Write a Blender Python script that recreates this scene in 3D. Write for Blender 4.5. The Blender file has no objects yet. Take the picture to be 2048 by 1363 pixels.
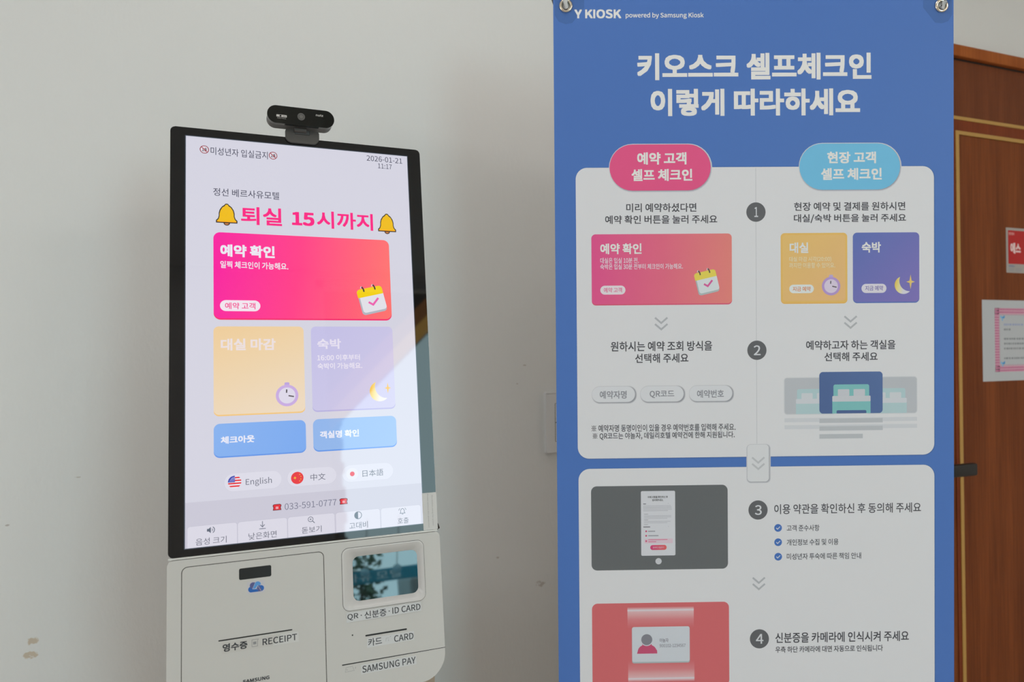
import bpy, bmesh, math, random
from mathutils import Matrix, Vector, Euler
random.seed(4)
D = bpy.data
S = bpy.context.scene
COL = S.collection

# ------------------------------------------------------------------ camera, world, lights, exposure
def cam():
    cd = D.cameras.new('camera'); co = D.objects.new('camera', cd); COL.objects.link(co)
    cd.sensor_width = 36.0; cd.lens = 1398.7 / 2048 * 36.0
    cd.clip_start = 0.02; cd.clip_end = 100
    yaw, pitch, roll = math.radians(21), 0.0072, -0.0095
    X = Vector((1, 0, 0)); Y = Vector((0, math.cos(pitch), math.sin(pitch))); Z = Vector((0, -math.sin(pitch), math.cos(pitch)))
    R = X * math.cos(roll) + Z * math.sin(roll); U = -X * math.sin(roll) + Z * math.cos(roll)
    M = Matrix((R, U, -Y)).transposed().to_4x4()
    co.matrix_world = Matrix.Translation((0, -1.275, 1.3)) @ Matrix.Rotation(-yaw, 4, 'Z') @ M
    cd.dof.use_dof = True; cd.dof.focus_distance = 0.98; cd.dof.aperture_fstop = 5.0
    S.camera = co
cam()

W = D.worlds.new('daylight'); S.world = W; W.use_nodes = True
bg = W.node_tree.nodes['Background']; bg.inputs[0].default_value = (0.66, 0.94, 1.0, 1); bg.inputs[1].default_value = 4.8

def area(name, loc, rot, sx, sy, energy, col, portal=False):
    l = D.lights.new(name, 'AREA'); l.shape = 'RECTANGLE'; l.size = sx; l.size_y = sy
    l.energy = energy; l.color = col
    o = D.objects.new(name, l); COL.objects.link(o); o.location = loc; o.rotation_euler = rot
    if portal: l.cycles.is_portal = True
    return o
# the glazed entrance opposite lets the daylight in
area('entrance_portal', (1.10, -3.59, 1.375), (math.radians(90), 0, 0), 1.1, 2.75, 1, (1, 1, 1), True)
# added warm fill lamps under the ceiling, without fixtures
area('ceiling_fill_lamp', (0.30, -0.95, 2.78), (0, 0, 0), 0.6, 0.6, 4.5, (1.0, 0.955, 0.92))
area('ceiling_fill_lamp', (-0.95, -3.0, 2.78), (0, 0, 0), 1.0, 0.6, 5, (1.0, 0.955, 0.92))
area('ceiling_fill_lamp', (2.4, -3.0, 2.78), (0, 0, 0), 1.0, 0.6, 22, (1.0, 0.955, 0.92))
# added fill lamp, set before a made-up window on the left wall
area('left_fill_lamp', (-2.15, -1.2, 1.4), (0, math.radians(-90), 0), 1.15, 1.15, 11, (0.97, 0.98, 1.0))
VS = S.view_settings
VS.view_transform = 'Standard'; VS.look = 'None'; VS.gamma = 1; VS.exposure = 0.05; VS.use_curve_mapping = False
S.cycles.max_bounces = 8; S.cycles.diffuse_bounces = 5; S.cycles.glossy_bounces = 4; S.cycles.transmission_bounces = 6; S.cycles.transparent_max_bounces = 8
S.cycles.caustics_reflective = False; S.cycles.caustics_refractive = False
S.cycles.use_denoising = True

# ------------------------------------------------------------------ materials
def lin(h):
    h = h.lstrip('#'); r = [int(h[i:i+2], 16) / 255 for i in (0, 2, 4)]
    return [c / 12.92 if c <= 0.04045 else ((c + 0.055) / 1.055) ** 2.4 for c in r]
MC = {}
def pmat(key, base, rough=0.5, metal=0.0, spec=0.5, emit=None, coat=0.0):
    if key in MC: return MC[key]
    m = D.materials.new(key); m.use_nodes = True
    b = m.node_tree.nodes['Principled BSDF']
    b.inputs['Base Color'].default_value = (*base, 1); b.inputs['Roughness'].default_value = rough
    b.inputs['Metallic'].default_value = metal; b.inputs['Specular IOR Level'].default_value = spec
    b.inputs['Coat Weight'].default_value = coat
    if emit is not None:
        b.inputs['Emission Color'].default_value = (*emit, 1); b.inputs['Emission Strength'].default_value = 1
    MC[key] = m
    return m
KB = (0.69, 0.68, 0.65)                                           # how bright a white print stands in this light
def ink(h, rough=0.62):                             # printed vinyl colour
    return pmat('ink_' + h.strip('#') + '_%g' % rough, [min(0.9, c / k) for c, k in zip(lin(h), KB)], rough, spec=0.3)
def lit(h, k=1.0):                                  # screen pixel colour, behind the same glossy glass
    return pmat('pixel_' + h.strip('#') + '_%g' % k, (0.004, 0.004, 0.005), 0.03, emit=[c * k for c in lin(h)])
def grad(key, stops, p0, p1, screen=False):
    """colour ramp of the artwork between two points (mm, in the part's own u, v)"""
    if key in MC: return MC[key]
    m = D.materials.new(key); m.use_nodes = True; nt = m.node_tree; b = nt.nodes['Principled BSDF']
    tc = nt.nodes.new('ShaderNodeTexCoord')
    d = Vector((p1[0] - p0[0], 0, p1[1] - p0[1])); L2 = d.length_squared
    sub = nt.nodes.new('ShaderNodeVectorMath'); sub.operation = 'SUBTRACT'; sub.inputs[1].default_value = (p0[0] / 1000, 0, p0[1] / 1000)
    dot = nt.nodes.new('ShaderNodeVectorMath'); dot.operation = 'DOT_PRODUCT'; dot.inputs[1].default_value = d * (1000 / L2)
    nt.links.new(tc.outputs['Object'], sub.inputs[0]); nt.links.new(sub.outputs[0], dot.inputs[0])
    rp = nt.nodes.new('ShaderNodeValToRGB'); nt.links.new(dot.outputs['Value'], rp.inputs[0])
    els = rp.color_ramp.elements
    while len(els) < len(stops): els.new(0.5)
    for e, (t, h) in zip(els, stops):
        e.position = t; c = lin(h); e.color = (*[x if screen else min(0.9, x / k) for x, k in zip(c, KB)], 1)
    if screen:
        b.inputs['Base Color'].default_value = (0.004, 0.004, 0.005, 1); b.inputs['Roughness'].default_value = 0.03
        nt.links.new(rp.outputs[0], b.inputs['Emission Color']); b.inputs['Emission Strength'].default_value = 1
    else:
        nt.links.new(rp.outputs[0], b.inputs['Base Color']); b.inputs['Roughness'].default_value = 0.62; b.inputs['Specular IOR Level'].default_value = 0.3
    MC[key] = m
    return m

def wall_mat(name, base, stains=()):
    m = D.materials.new(name); m.use_nodes = True; nt = m.node_tree; b = nt.nodes['Principled BSDF']; N = nt.nodes.new; Lk = nt.links.new
    b.inputs['Roughness'].default_value = 0.55; b.inputs['Specular IOR Level'].default_value = 0.35
    tc = N('ShaderNodeTexCoord')
    col = N('ShaderNodeRGB'); col.outputs[0].default_value = (*base, 1); out = col.outputs[0]
    for (cx, cz, rx, rz, hexc, thr, sc) in stains:
        mp = N('ShaderNodeMapping'); mp.inputs['Location'].default_value = (-cx / rx, 0, -cz / rz); mp.inputs['Scale'].default_value = (1 / rx, 0, 1 / rz)
        Lk(tc.outputs['Object'], mp.inputs[0])
        ln = N('ShaderNodeVectorMath'); ln.operation = 'LENGTH'; Lk(mp.outputs[0], ln.inputs[0])
        mr = N('ShaderNodeMapRange'); mr.inputs['From Min'].default_value = 1.0; mr.inputs['From Max'].default_value = 0.2; Lk(ln.outputs['Value'], mr.inputs['Value'])
        nz = N('ShaderNodeTexNoise'); nz.inputs['Scale'].default_value = sc; nz.inputs['Detail'].default_value = 5; Lk(tc.outputs['Object'], nz.inputs['Vector'])
        mu = N('ShaderNodeMath'); mu.operation = 'MULTIPLY'; Lk(mr.outputs[0], mu.inputs[0]); Lk(nz.outputs[0], mu.inputs[1])
        m2 = N('ShaderNodeMapRange'); m2.inputs['From Min'].default_value = thr; m2.inputs['From Max'].default_value = thr + 0.12; m2.inputs['To Max'].default_value = 0.55; Lk(mu.outputs[0], m2.inputs['Value'])
        mx = N('ShaderNodeMix'); mx.data_type = 'RGBA'; Lk(m2.outputs[0], mx.inputs[0]); Lk(out, mx.inputs[6]); mx.inputs[7].default_value = (*lin(hexc), 1)
        out = mx.outputs[2]
    Lk(out, b.inputs['Base Color'])
    n1 = N('ShaderNodeTexNoise'); n1.inputs['Scale'].default_value = 130; n1.inputs['Detail'].default_value = 3
    mp = N('ShaderNodeMapping'); mp.inputs['Scale'].default_value = (1.0, 1.0, 0.55); Lk(tc.outputs['Object'], mp.inputs[0]); Lk(mp.outputs[0], n1.inputs['Vector'])
    n2 = N('ShaderNodeTexNoise'); n2.inputs['Scale'].default_value = 9; n2.inputs['Detail'].default_value = 2; Lk(tc.outputs['Object'], n2.inputs['Vector'])
    mu = N('ShaderNodeMath'); mu.operation = 'MULTIPLY'; Lk(n1.outputs[0], mu.inputs[0]); Lk(n2.outputs[0], mu.inputs[1])
    bp = N('ShaderNodeBump'); bp.inputs['Strength'].default_value = 0.55; bp.inputs['Distance'].default_value = 0.0016; Lk(mu.outputs[0], bp.inputs['Height'])
    Lk(bp.outputs[0], b.inputs['Normal'])
    return m

def wood_mat(name, dark, light, rough=0.42):
    m = D.materials.new(name); m.use_nodes = True; nt = m.node_tree; b = nt.nodes['Principled BSDF']; N = nt.nodes.new; Lk = nt.links.new
    tc = N('ShaderNodeTexCoord'); mp = N('ShaderNodeMapping'); mp.inputs['Scale'].default_value = (60, 60, 1.4); Lk(tc.outputs['Object'], mp.inputs[0])
    n = N('ShaderNodeTexNoise'); n.inputs['Scale'].default_value = 4.0; n.inputs['Detail'].default_value = 6; n.inputs['Roughness'].default_value = 0.65; Lk(mp.outputs[0], n.inputs['Vector'])
    mp2 = N('ShaderNodeMapping'); mp2.inputs['Scale'].default_value = (7, 7, 0.7); Lk(tc.outputs['Object'], mp2.inputs[0])
    n2 = N('ShaderNodeTexNoise'); n2.inputs['Scale'].default_value = 2.0; n2.inputs['Detail'].default_value = 3; Lk(mp2.outputs[0], n2.inputs['Vector'])
    ad = N('ShaderNodeMath'); ad.operation = 'ADD'; Lk(n.outputs[0], ad.inputs[0]); Lk(n2.outputs[0], ad.inputs[1])
    mr = N('ShaderNodeMapRange'); mr.inputs['From Min'].default_value = 0.72; mr.inputs['From Max'].default_value = 1.28; Lk(ad.outputs[0], mr.inputs['Value'])
    mx = N('ShaderNodeMix'); mx.data_type = 'RGBA'; Lk(mr.outputs[0], mx.inputs[0]); mx.inputs[6].default_value = (*dark, 1); mx.inputs[7].default_value = (*light, 1)
    Lk(mx.outputs[2], b.inputs['Base Color']); b.inputs['Roughness'].default_value = rough; b.inputs['Specular IOR Level'].default_value = 0.12
    bp = N('ShaderNodeBump'); bp.inputs['Strength'].default_value = 0.12; bp.inputs['Distance'].default_value = 0.0006; Lk(n.outputs[0], bp.inputs['Height']); Lk(bp.outputs[0], b.inputs['Normal'])
    return m

# ------------------------------------------------------------------ object helpers
def tag(o, label, cat, group=None):
    o['label'] = label; o['category'] = cat
    if group: o['group'] = group
    return o
def thing(name, loc, rz, label, cat, group=None):
    o = D.objects.new(name, None); o.empty_display_size = 0.1; COL.objects.link(o)
    o.location = loc; o.rotation_euler = (0, 0, rz)
    return tag(o, label, cat, group)
def mesh_obj(name, verts, faces, mats, idx=None, parent=None, M=None, smooth=False):
    me = D.meshes.new(name); me.from_pydata(verts, [], faces)
    for m in mats: me.materials.append(m)
    if idx: me.polygons.foreach_set('material_index', idx)
    if smooth: me.polygons.foreach_set('use_smooth', [True] * len(faces))
    me.update()
    o = D.objects.new(name, me); COL.objects.link(o)
    if parent: o.parent = parent
    if M is not None: o.matrix_local = M
    return o
def bm_obj(name, bm, mat, parent=None, M=None, smooth_angle=None):
    bmesh.ops.recalc_face_normals(bm, faces=bm.faces)
    if smooth_angle:                     # rounded edges stay smooth, the big flat faces stay flat
        big = 0.3 * max(f.calc_area() for f in bm.faces)
        for e in bm.edges:
            e.smooth = len(e.link_faces) == 2 and e.calc_face_angle(4) < math.radians(smooth_angle) and not (len(bm.faces) < 400 and any(f.calc_area() > big and len(f.verts) > 4 for f in e.link_faces))
        for f in bm.faces: f.smooth = True
    me = D.meshes.new(name); bm.to_mesh(me); bm.free()
    for m in (mat if isinstance(mat, (list, tuple)) else [mat]): me.materials.append(m)
    o = D.objects.new(name, me); COL.objects.link(o)
    if parent: o.parent = parent
    if M is not None: o.matrix_local = M
    return o
def add_box(bm, x0, x1, y0, y1, z0, z1, bev=0.0, seg=2):
    v = [bm.verts.new((x, y, z)) for x in (x0, x1) for y in (y0, y1) for z in (z0, z1)]
    f = [bm.faces.new([v[i] for i in q]) for q in ((0, 1, 3, 2), (4, 6, 7, 5), (0, 4, 5, 1), (2, 3, 7, 6), (0, 2, 6, 4), (1, 5, 7, 3))]
    if bev:
        es = {e for q in f for e in q.edges}
        bmesh.ops.bevel(bm, geom=list(es), offset=bev, segments=seg, affect='EDGES', profile=0.5)
    return f
def box(name, x0, x1, y0, y1, z0, z1, mat, parent=None, bev=0.0, M=None):
    bm = bmesh.new(); add_box(bm, x0, x1, y0, y1, z0, z1, bev)
    return bm_obj(name, bm, mat, parent, M, 40 if bev else None)
def tube(name, pts, r, mat, parent=None, M=None, n=12):
    bm = bmesh.new(); P = [Vector(p) for p in pts]; rings = []
    for i, p in enumerate(P):
        t = (P[min(i + 1, len(P) - 1)] - P[max(i - 1, 0)]).normalized()
        a = t.cross(Vector((0, 0, 1)) if abs(t.z) < 0.9 else Vector((1, 0, 0))).normalized(); b = t.cross(a)
        rings.append([bm.verts.new(p + (a * math.cos(k * 2 * math.pi / n) + b * math.sin(k * 2 * math.pi / n)) * r) for k in range(n)])
    for A, B in zip(rings, rings[1:]):
        for k in range(n): bm.faces.new((A[k], A[(k + 1) % n], B[(k + 1) % n], B[k]))
    bm.faces.new(rings[0]); bm.faces.new(rings[-1])
    return bm_obj(name, bm, mat, parent, M, 50)
# outlines in mm -------------------------------------------------
def rr(u0, u1, v0, v1, r, n=8):
    r = min(r, (u1 - u0) / 2, (v1 - v0) / 2) if r else 0
    if r <= 0: return [(u0, v0), (u1, v0), (u1, v1), (u0, v1)]
    P = []
    for cx, cy, a in ((u1 - r, v0 + r, -90), (u1 - r, v1 - r, 0), (u0 + r, v1 - r, 90), (u0 + r, v0 + r, 180)):
        for k in range(n + 1):
            t = math.radians(a + 90 * k / n); P.append((cx + r * math.cos(t), cy + r * math.sin(t)))
    return P
def rr4(u0, u1, v0, v1, rbr, rtr, rtl, rbl, n=10):
    P = []
    for cx, cy, a, r in ((u1 - rbr, v0 + rbr, -90, rbr), (u1 - rtr, v1 - rtr, 0, rtr), (u0 + rtl, v1 - rtl, 90, rtl), (u0 + rbl, v0 + rbl, 180, rbl)):
        for k in range(n + 1):
            t = math.radians(a + 90 * k / n); P.append((cx + r * math.cos(t), cy + r * math.sin(t)))
    return P
def circ(cu, cv, r, n=40, rv=None):
    rv = rv or r
    return [(cu + r * math.cos(2 * math.pi * k / n), cv + rv * math.sin(2 * math.pi * k / n)) for k in range(n)]
def arc(cu, cv, r, a0, a1, n=16):
    return [(cu + r * math.cos(math.radians(a0 + (a1 - a0) * k / n)), cv + r * math.sin(math.radians(a0 + (a1 - a0) * k / n))) for k in range(n + 1)]
def rot(P, c, deg):
    a = math.radians(deg); ca, sa = math.cos(a), math.sin(a)
    return [(c[0] + (x - c[0]) * ca - (y - c[1]) * sa, c[1] + (x - c[0]) * sa + (y - c[1]) * ca) for x, y in P]
def slab(name, P, y0, y1, mat, parent=None, M=None, bev=0.0, seg=3):
    """a plate with outline P (mm) from depth y0 (front) to y1 (back), front edge rounded by bev"""
    bm = bmesh.new()
    fr = [bm.verts.new((u / 1000, y0 / 1000, v / 1000)) for u, v in P]; bk = [bm.verts.new((u / 1000, y1 / 1000, v / 1000)) for u, v in P]
    f = bm.faces.new(fr); bm.faces.new(bk); n = len(P)
    for i in range(n): bm.faces.new((fr[i], fr[(i + 1) % n], bk[(i + 1) % n], bk[i]))
    if bev: bmesh.ops.bevel(bm, geom=list(f.edges), offset=bev / 1000, segments=seg, affect='EDGES', profile=0.5)
    return bm_obj(name, bm, mat, parent, M, 35)

TX = {}
try:                                                # the sans serif that ships with Blender, the built-in one if it is missing
    SANS = D.fonts.load(bpy.utils.system_resource('DATAFILES') + '/fonts/Noto Sans CJK Regular.woff2')
except Exception:
    SANS = None
def glyphs(body, bold):
    k = (body, bold)
    if k not in TX:
        c = D.curves.new('lettering', 'FONT'); c.body = body; c.size = 1; c.font = SANS or c.font; c.resolution_u = 3
        o = D.objects.new('lettering', c); COL.objects.link(o)
        bpy.context.view_layer.update()
        me = D.meshes.new_from_object(o.evaluated_get(bpy.context.evaluated_depsgraph_get()))
        V = [(v.co.x, v.co.y) for v in me.vertices]; F = [tuple(p.vertices) for p in me.polygons]
        D.objects.remove(o); D.curves.remove(c); D.meshes.remove(me)
        if bold > 0:                     # heavier weight: the same outline spread in eight directions
            n = 8; V0, F0, m = V, F, len(V); V, F = [], []
            ht = max(v[1] for v in V0) - min(v[1] for v in V0); bold *= ht / 0.9 if ht else 1
            for q in range(n):
                dx, dy = ((1, 1), (1, 0), (1, -1), (0, -1), (-1, -1), (-1, 0), (-1, 1), (0, 1))[q]; V += [(x + bold * 0.92 * dx, y + bold * 0.92 * dy) for x, y in V0]; F += [tuple(i + q * m for i in f) for f in F0]
        TX[k] = (V, F)
    return TX[k]

class Sheet:
    """flat printed or displayed artwork in mm: u right, v up, layers step towards the viewer (-y)"""
    step = 0.06
    def __init__(s, base=0): s.V = []; s.F = []; s.I = []; s.M = []; s.base = base
    def mi(s, m):
        if m not in s.M: s.M.append(m)
        return s.M.index(m)
    def add(s, P, F, m, lay):
        b = len(s.V); y = -(s.base + lay) * s.step / 1000
        s.V += [(u / 1000, y, v / 1000) for u, v in P]; s.F += [tuple(b + i for i in f) for f in F]; s.I += [s.mi(m)] * len(F)
        return s
    def poly(s, P, m, lay=1):
        A = sum(P[i][0] * P[(i + 1) % len(P)][1] - P[(i + 1) % len(P)][0] * P[i][1] for i in range(len(P)))
        if A < 0: P = P[::-1]
        return s.add(P, [tuple(range(len(P)))], m, lay)
    def rrect(s, u0, u1, v0, v1, r, m, lay=1): return s.poly(rr(u0, u1, v0, v1, r), m, lay)
    def disc(s, cu, cv, r, m, lay=1): return s.poly(circ(cu, cv, r), m, lay)
    def loop(s, A, B, m, lay=1):
        n = len(A); return s.add(A + B, [(i, (i + 1) % n, n + (i + 1) % n, n + i) for i in range(n)], m, lay)
    def ring(s, cu, cv, r0, r1, m, lay=1): return s.loop(circ(cu, cv, r1), circ(cu, cv, r0), m, lay)
    def frame(s, u0, u1, v0, v1, r, w, m, lay=1): return s.loop(rr(u0, u1, v0, v1, r), rr(u0 + w, u1 - w, v0 + w, v1 - w, max(r - w, 0.05) if r > 0 else 0), m, lay)
    def stroke(s, P, w, m, lay=1, closed=False):
        P = [Vector(p) for p in P]; n = len(P); L, R = [], []
        for i, p in enumerate(P):
            a = P[i - 1] if (i > 0 or closed) else None; b = P[(i + 1) % n] if (i < n - 1 or closed) else None
            d1 = (p - a).normalized() if a is not None else (b - p).normalized(); d2 = (b - p).normalized() if b is not None else d1
            t = (d1 + d2).normalized() if (d1 + d2).length > 1e-6 else d1
            nn = Vector((-t.y, t.x)); k = w / 2 / max(0.35, nn.dot(Vector((-d1.y, d1.x))))
            L.append(tuple(p + nn * k)); R.append(tuple(p - nn * k))
        F = [(i, n + i, n + (i + 1) % n, (i + 1) % n) for i in range(n if closed else n - 1)]
        return s.add(L + R, F, m, lay)
    def text(s, body, u0, u1, v0, v1, m, lay=2, bold=0.0, rotate=0):
        V, F = glyphs(body, bold)
        x0 = min(v[0] for v in V); x1 = max(v[0] for v in V); y0 = min(v[1] for v in V); y1 = max(v[1] for v in V)
        if rotate:            # reads downwards
            P = [(u0 + (y - y0) / (y1 - y0) * (u1 - u0), v1 - (x - x0) / (x1 - x0) * (v1 - v0)) for x, y in V]
        else:
            P = [(u0 + (x - x0) / (x1 - x0) * (u1 - u0), v0 + (y - y0) / (y1 - y0) * (v1 - v0)) for x, y in V]
        b = len(s.V); s.add(P, F, m, lay)
        if bold > 0:                     # the eight copies lie a hair above one another
            n = len(V) // 8
            s.V[b:] = [(x, y - (i // n) * 5e-6, z) for i, (x, y, z) in enumerate(s.V[b:])]
        return s
    def soft(s, u0, u1, v0, v1, r, grow, c0, c1, lay=1, n=5, fn=None):
        """blurred printed edge: nested plates from c1 outside to c0 inside"""
        a, b = lin(c0), lin(c1); fn = fn or ink
        for k in range(n):
            t = k / (n - 1); g = grow * (1 - t) - grow * 0.3 * t
            h = '#' + ''.join('%02x' % int(round(255 * ((1.055 * ((b[i] * (1 - t) + a[i] * t) ** (1 / 2.4)) - 0.055)))) for i in range(3))
            s.poly(rr(u0 - g, u1 + g, v0 - g, v1 + g, r + g), fn(h), lay + k * 0.15)
        return s
    def build(s, name, parent, M=None): return mesh_obj(name, s.V, s.F, s.M, s.I, parent, M)

# ------------------------------------------------------------------ the room
paint = wall_mat('white_wall_paint', (0.79, 0.80, 0.795), [
    (-0.306, 0.853, 0.016, 0.011, '#b89a68', 0.28, 160), (-0.309, 0.832, 0.018, 0.011, '#b89a68', 0.26, 150),
    (-0.338, 1.034, 0.008, 0.004, '#a09288', 0.34, 200), (-0.245, 1.100, 0.010, 0.003, '#b3a99c', 0.36, 180),
    (0.515, 1.262, 0.010, 0.004, '#b0a69a', 0.36, 200), (0.50, 1.226, 0.006, 0.003, '#b0a69a', 0.36, 200),
    (0.455, 0.892, 0.012, 0.005, '#b0a69a', 0.36, 180), (0.545, 0.83, 0.03, 0.015, '#aba094', 0.40, 120)])
plain = wall_mat('room_wall_paint', (0.84, 0.82, 0.78))
floor_m = wall_mat('floor_tile', (0.62, 0.55, 0.49)); ceil_m = pmat('ceiling_paint', (0.86, 0.85, 0.82), 0.8)
X0, X1, Y0, ZT = -2.2, 3.4, -3.6, 2.8
EX0, EX1, EZ = 0.55, 1.65, 2.75
def struct(o): o['kind'] = 'structure'; return o
struct(box('wall_back', X0, X1, 0.0, 0.12, 0, ZT, paint))
struct(box('floor', X0, X1, Y0, 0.12, -0.1, 0, floor_m))
struct(box('ceiling', X0 - 0.1, X1 + 0.1, Y0 - 0.1, 0.12, ZT, ZT + 0.1, ceil_m))
struct(box('wall_left', X0 - 0.1, X0, Y0 - 0.1, 0.12, 0, ZT, plain))
wn = struct(box('fill_window_1', X0, X0 + 0.03, -1.85, -0.55, 0.75, 2.05, pmat('fill_window_frame', (0.8, 0.8, 0.8), 0.4)))  # made-up window frame around the added left fill lamp
box('fill_pane', X0 + 0.03, X0 + 0.034, -1.78, -0.62, 0.82, 1.98, pmat('fill_pane_frosted', (0.85, 0.88, 0.9), 0.5), wn)
struct(box('wall_right', X1, X1 + 0.1, Y0 - 0.1, 0.12, 0, ZT, plain))
bm = bmesh.new()
add_box(bm, X0, EX0, Y0 - 0.1, Y0, 0, ZT); add_box(bm, EX1, X1, Y0 - 0.1, Y0, 0, ZT); add_box(bm, EX0, EX1, Y0 - 0.1, Y0, EZ, ZT)
struct(bm_obj('wall_front', bm, plain))
bm = bmesh.new()
add_box(bm, X0, 0.95, -0.012, 0.0, 0, 0.09, 0.002); add_box(bm, 2.70, X1, -0.012, 0.0, 0, 0.09, 0.002)
struct(bm_obj('baseboard_back', bm, pmat('baseboard_brown', (0.16, 0.07, 0.035), 0.5)))

# wooden double doors in the wall, mostly behind the banner
wood_d = wood_mat('door_wood', (0.135, 0.034, 0.010), (0.27, 0.075, 0.021))
wood_t = wood_mat('transom_wood', (0.125, 0.034, 0.013), (0.22, 0.066, 0.025))
wood_o = wood_mat('orange_trim_wood', (0.30, 0.075, 0.016), (0.44, 0.125, 0.028))
wood_r = wood_mat('red_rail_wood', (0.17, 0.035, 0.011), (0.25, 0.055, 0.018))
gold = pmat('gold_trim', (0.54, 0.31, 0.075), 0.4, spec=0.5)
black = pmat('black_plastic', (0.006, 0.006, 0.006), 0.45)
struct(box('trim_1', 0.97, 2.68, -0.018, 0.0, 2.0330, 2.0635, wood_o, bev=0.003))
t = struct(box('trim_2', 0.99, 2.66, -0.004, 0.0, 1.846, 2.034, wood_t))
box('rail', 0.99, 2.66, -0.0052, -0.004, 1.8455, 1.8745, wood_r, t)
box('gold_strip', 0.99, 2.66, -0.007, -0.004, 1.8740, 1.8832, gold, t, bev=0.001)
box('painted_shadow', 0.99, 2.66, -0.0046, -0.004, 2.0285, 2.0335, black, t)  # dark strip painted as the shadow below the header lip
struct(box('trim_3', 0.99, 1.02, -0.006, 0.0, 0, 1.846, wood_r)); struct(box('trim_4', 2.62, 2.66, -0.006, 0.0, 0, 1.846, wood_r))
def leaf(name, x0, x1, right=True):
    o = struct(box(name, x0, x1, -0.003, 0.0, 0.004, 1.8455, wood_d))
    bm = bmesh.new()
    for a in ((x0, x0 + 0.0118, 0.02, 1.8455), (x1 - 0.0118, x1, 0.02, 1.8455), (x0 + 0.0118, x1 - 0.0118, 1.8362, 1.8455), (x0 + 0.0118, x1 - 0.0118, 0.02, 0.03)):
        if right or a[0] < x1 - 0.012: add_box(bm, a[0], a[1], -0.0065, -0.003, a[2], a[3])
    bm_obj('gold_border', bm, gold, o)
    return o
d1 = leaf('door_1', 1.02, 1.706, False); d2 = leaf('door_2', 1.7183, 2.62)
struct(box('trim_5', 1.706, 1.7183, -0.005, 0.0, 0, 1.8455, wood_r))
h = box('door_handle', 1.585, 1.706, -0.062, -0.046, 0.9665, 0.9975, black, d1, bev=0.0045); h['label'] = 'black lever handle'
bm = bmesh.new(); bmesh.ops.create_cone(bm, segments=32, cap_ends=True, radius1=0.026, radius2=0.024, depth=0.010, matrix=Matrix.Translation((1.60, -0.008, 0.982)) @ Matrix.Rotation(math.radians(90), 4, 'X'))
bmesh.ops.create_cone(bm, segments=24, cap_ends=True, radius1=0.010, radius2=0.010, depth=0.046, matrix=Matrix.Translation((1.60, -0.03, 0.982)) @ Matrix.Rotation(math.radians(90), 4, 'X'))
bm_obj('rose', bm, black, h, None, 40)

# entrance opposite, seen only in the reflections
alu = pmat('white_aluminium', (0.75, 0.77, 0.78), 0.35)
e = struct(box('door_3', EX0, EX0 + 0.05, Y0 - 0.08, Y0 - 0.02, 0, EZ, alu)); e.name = 'door_3'
bm = bmesh.new()
add_box(bm, EX1 - 0.05, EX1, Y0 - 0.08, Y0 - 0.02, 0, EZ); add_box(bm, EX0, EX1, Y0 - 0.08, Y0 - 0.02, EZ - 0.05, EZ); add_box(bm, EX0, EX1, Y0 - 0.08, Y0 - 0.02, 0, 0.12)
add_box(bm, 1.34, 1.38, Y0 - 0.08, Y0 - 0.02, 0.12, EZ - 0.05)
bm_obj('door_frame', bm, alu, e)
def film(name, c):
    m = D.materials.new(name); m.use_nodes = True; nt = m.node_tree; nt.nodes.clear()
    o = nt.nodes.new('ShaderNodeOutputMaterial'); a = nt.nodes.new('ShaderNodeBsdfDiffuse'); b = nt.nodes.new('ShaderNodeBsdfTranslucent'); x = nt.nodes.new('ShaderNodeMixShader')
    x.inputs[0].default_value = 0.92; a.inputs[0].default_value = (*c, 1); b.inputs[0].default_value = (*c, 1)
    nt.links.new(a.outputs[0], x.inputs[1]); nt.links.new(b.outputs[0], x.inputs[2]); nt.links.new(x.outputs[0], o.inputs[0])
    return m
teal = film('teal_film', (0.03, 0.36, 0.50)); white_p = film('white_print', (0.96, 0.97, 0.97)); orange = film('streak_orange', (1.0, 0.42, 0.09))
from mathutils.geometry import delaunay_2d_cdt
V, F = glyphs('베르사유 모텔', 0)                         # the letters are cut out of the coloured film, white film shows through
x0 = min(v[0] for v in V); x1 = max(v[0] for v in V); y0 = min(v[1] for v in V); y1 = max(v[1] for v in V)
P2 = [Vector((0.50 + (x - x0) / (x1 - x0) * 0.48, 0.897 + (y - y0) / (y1 - y0) * 0.046)) for x, y in V]
nl = len(P2); P2 += [Vector(p) for p in ((EX0 - 0.1, 0.883), (1.34, 0.883), (1.34, 0.955), (EX0 - 0.1, 0.955))]
cnt = {}
for f in F:
    for a, b in zip(f, f[1:] + f[:1]): cnt[tuple(sorted((a, b)))] = cnt.get(tuple(sorted((a, b))), 0) + 1
ed = [k for k, v in cnt.items() if v == 1] + [(nl, nl + 1), (nl + 1, nl + 2), (nl + 2, nl + 3), (nl + 3, nl)]
OV, OE, OF, _a, _b, _c = delaunay_2d_cdt(P2, ed, [], 1, 1e-6)
def in_poly(p, L):
    r = False
    for a, b in zip(L, L[1:] + L[:1]):
        if (a.y > p.y) != (b.y > p.y) and p.x < (b.x - a.x) * (p.y - a.y) / (b.y - a.y) + a.x: r = not r
    return r
keep = []
for f in OF:
    c = sum((OV[i] for i in f), Vector((0, 0))) / len(f)
    if not any(in_poly(c, [P2[i] for i in g_]) for g_ in F): keep.append(tuple(f))
mesh_obj('name_strip', [(v.x, Y0 - 0.05, v.y) for v in OV], keep, [teal], None, e)
mesh_obj('strip_backing', [(0.49, Y0 - 0.053, 0.888), (1.33, Y0 - 0.053, 0.888), (1.33, Y0 - 0.053, 0.950), (0.49, Y0 - 0.053, 0.950)], [(0, 1, 2, 3)], [white_p], None, e)

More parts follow.
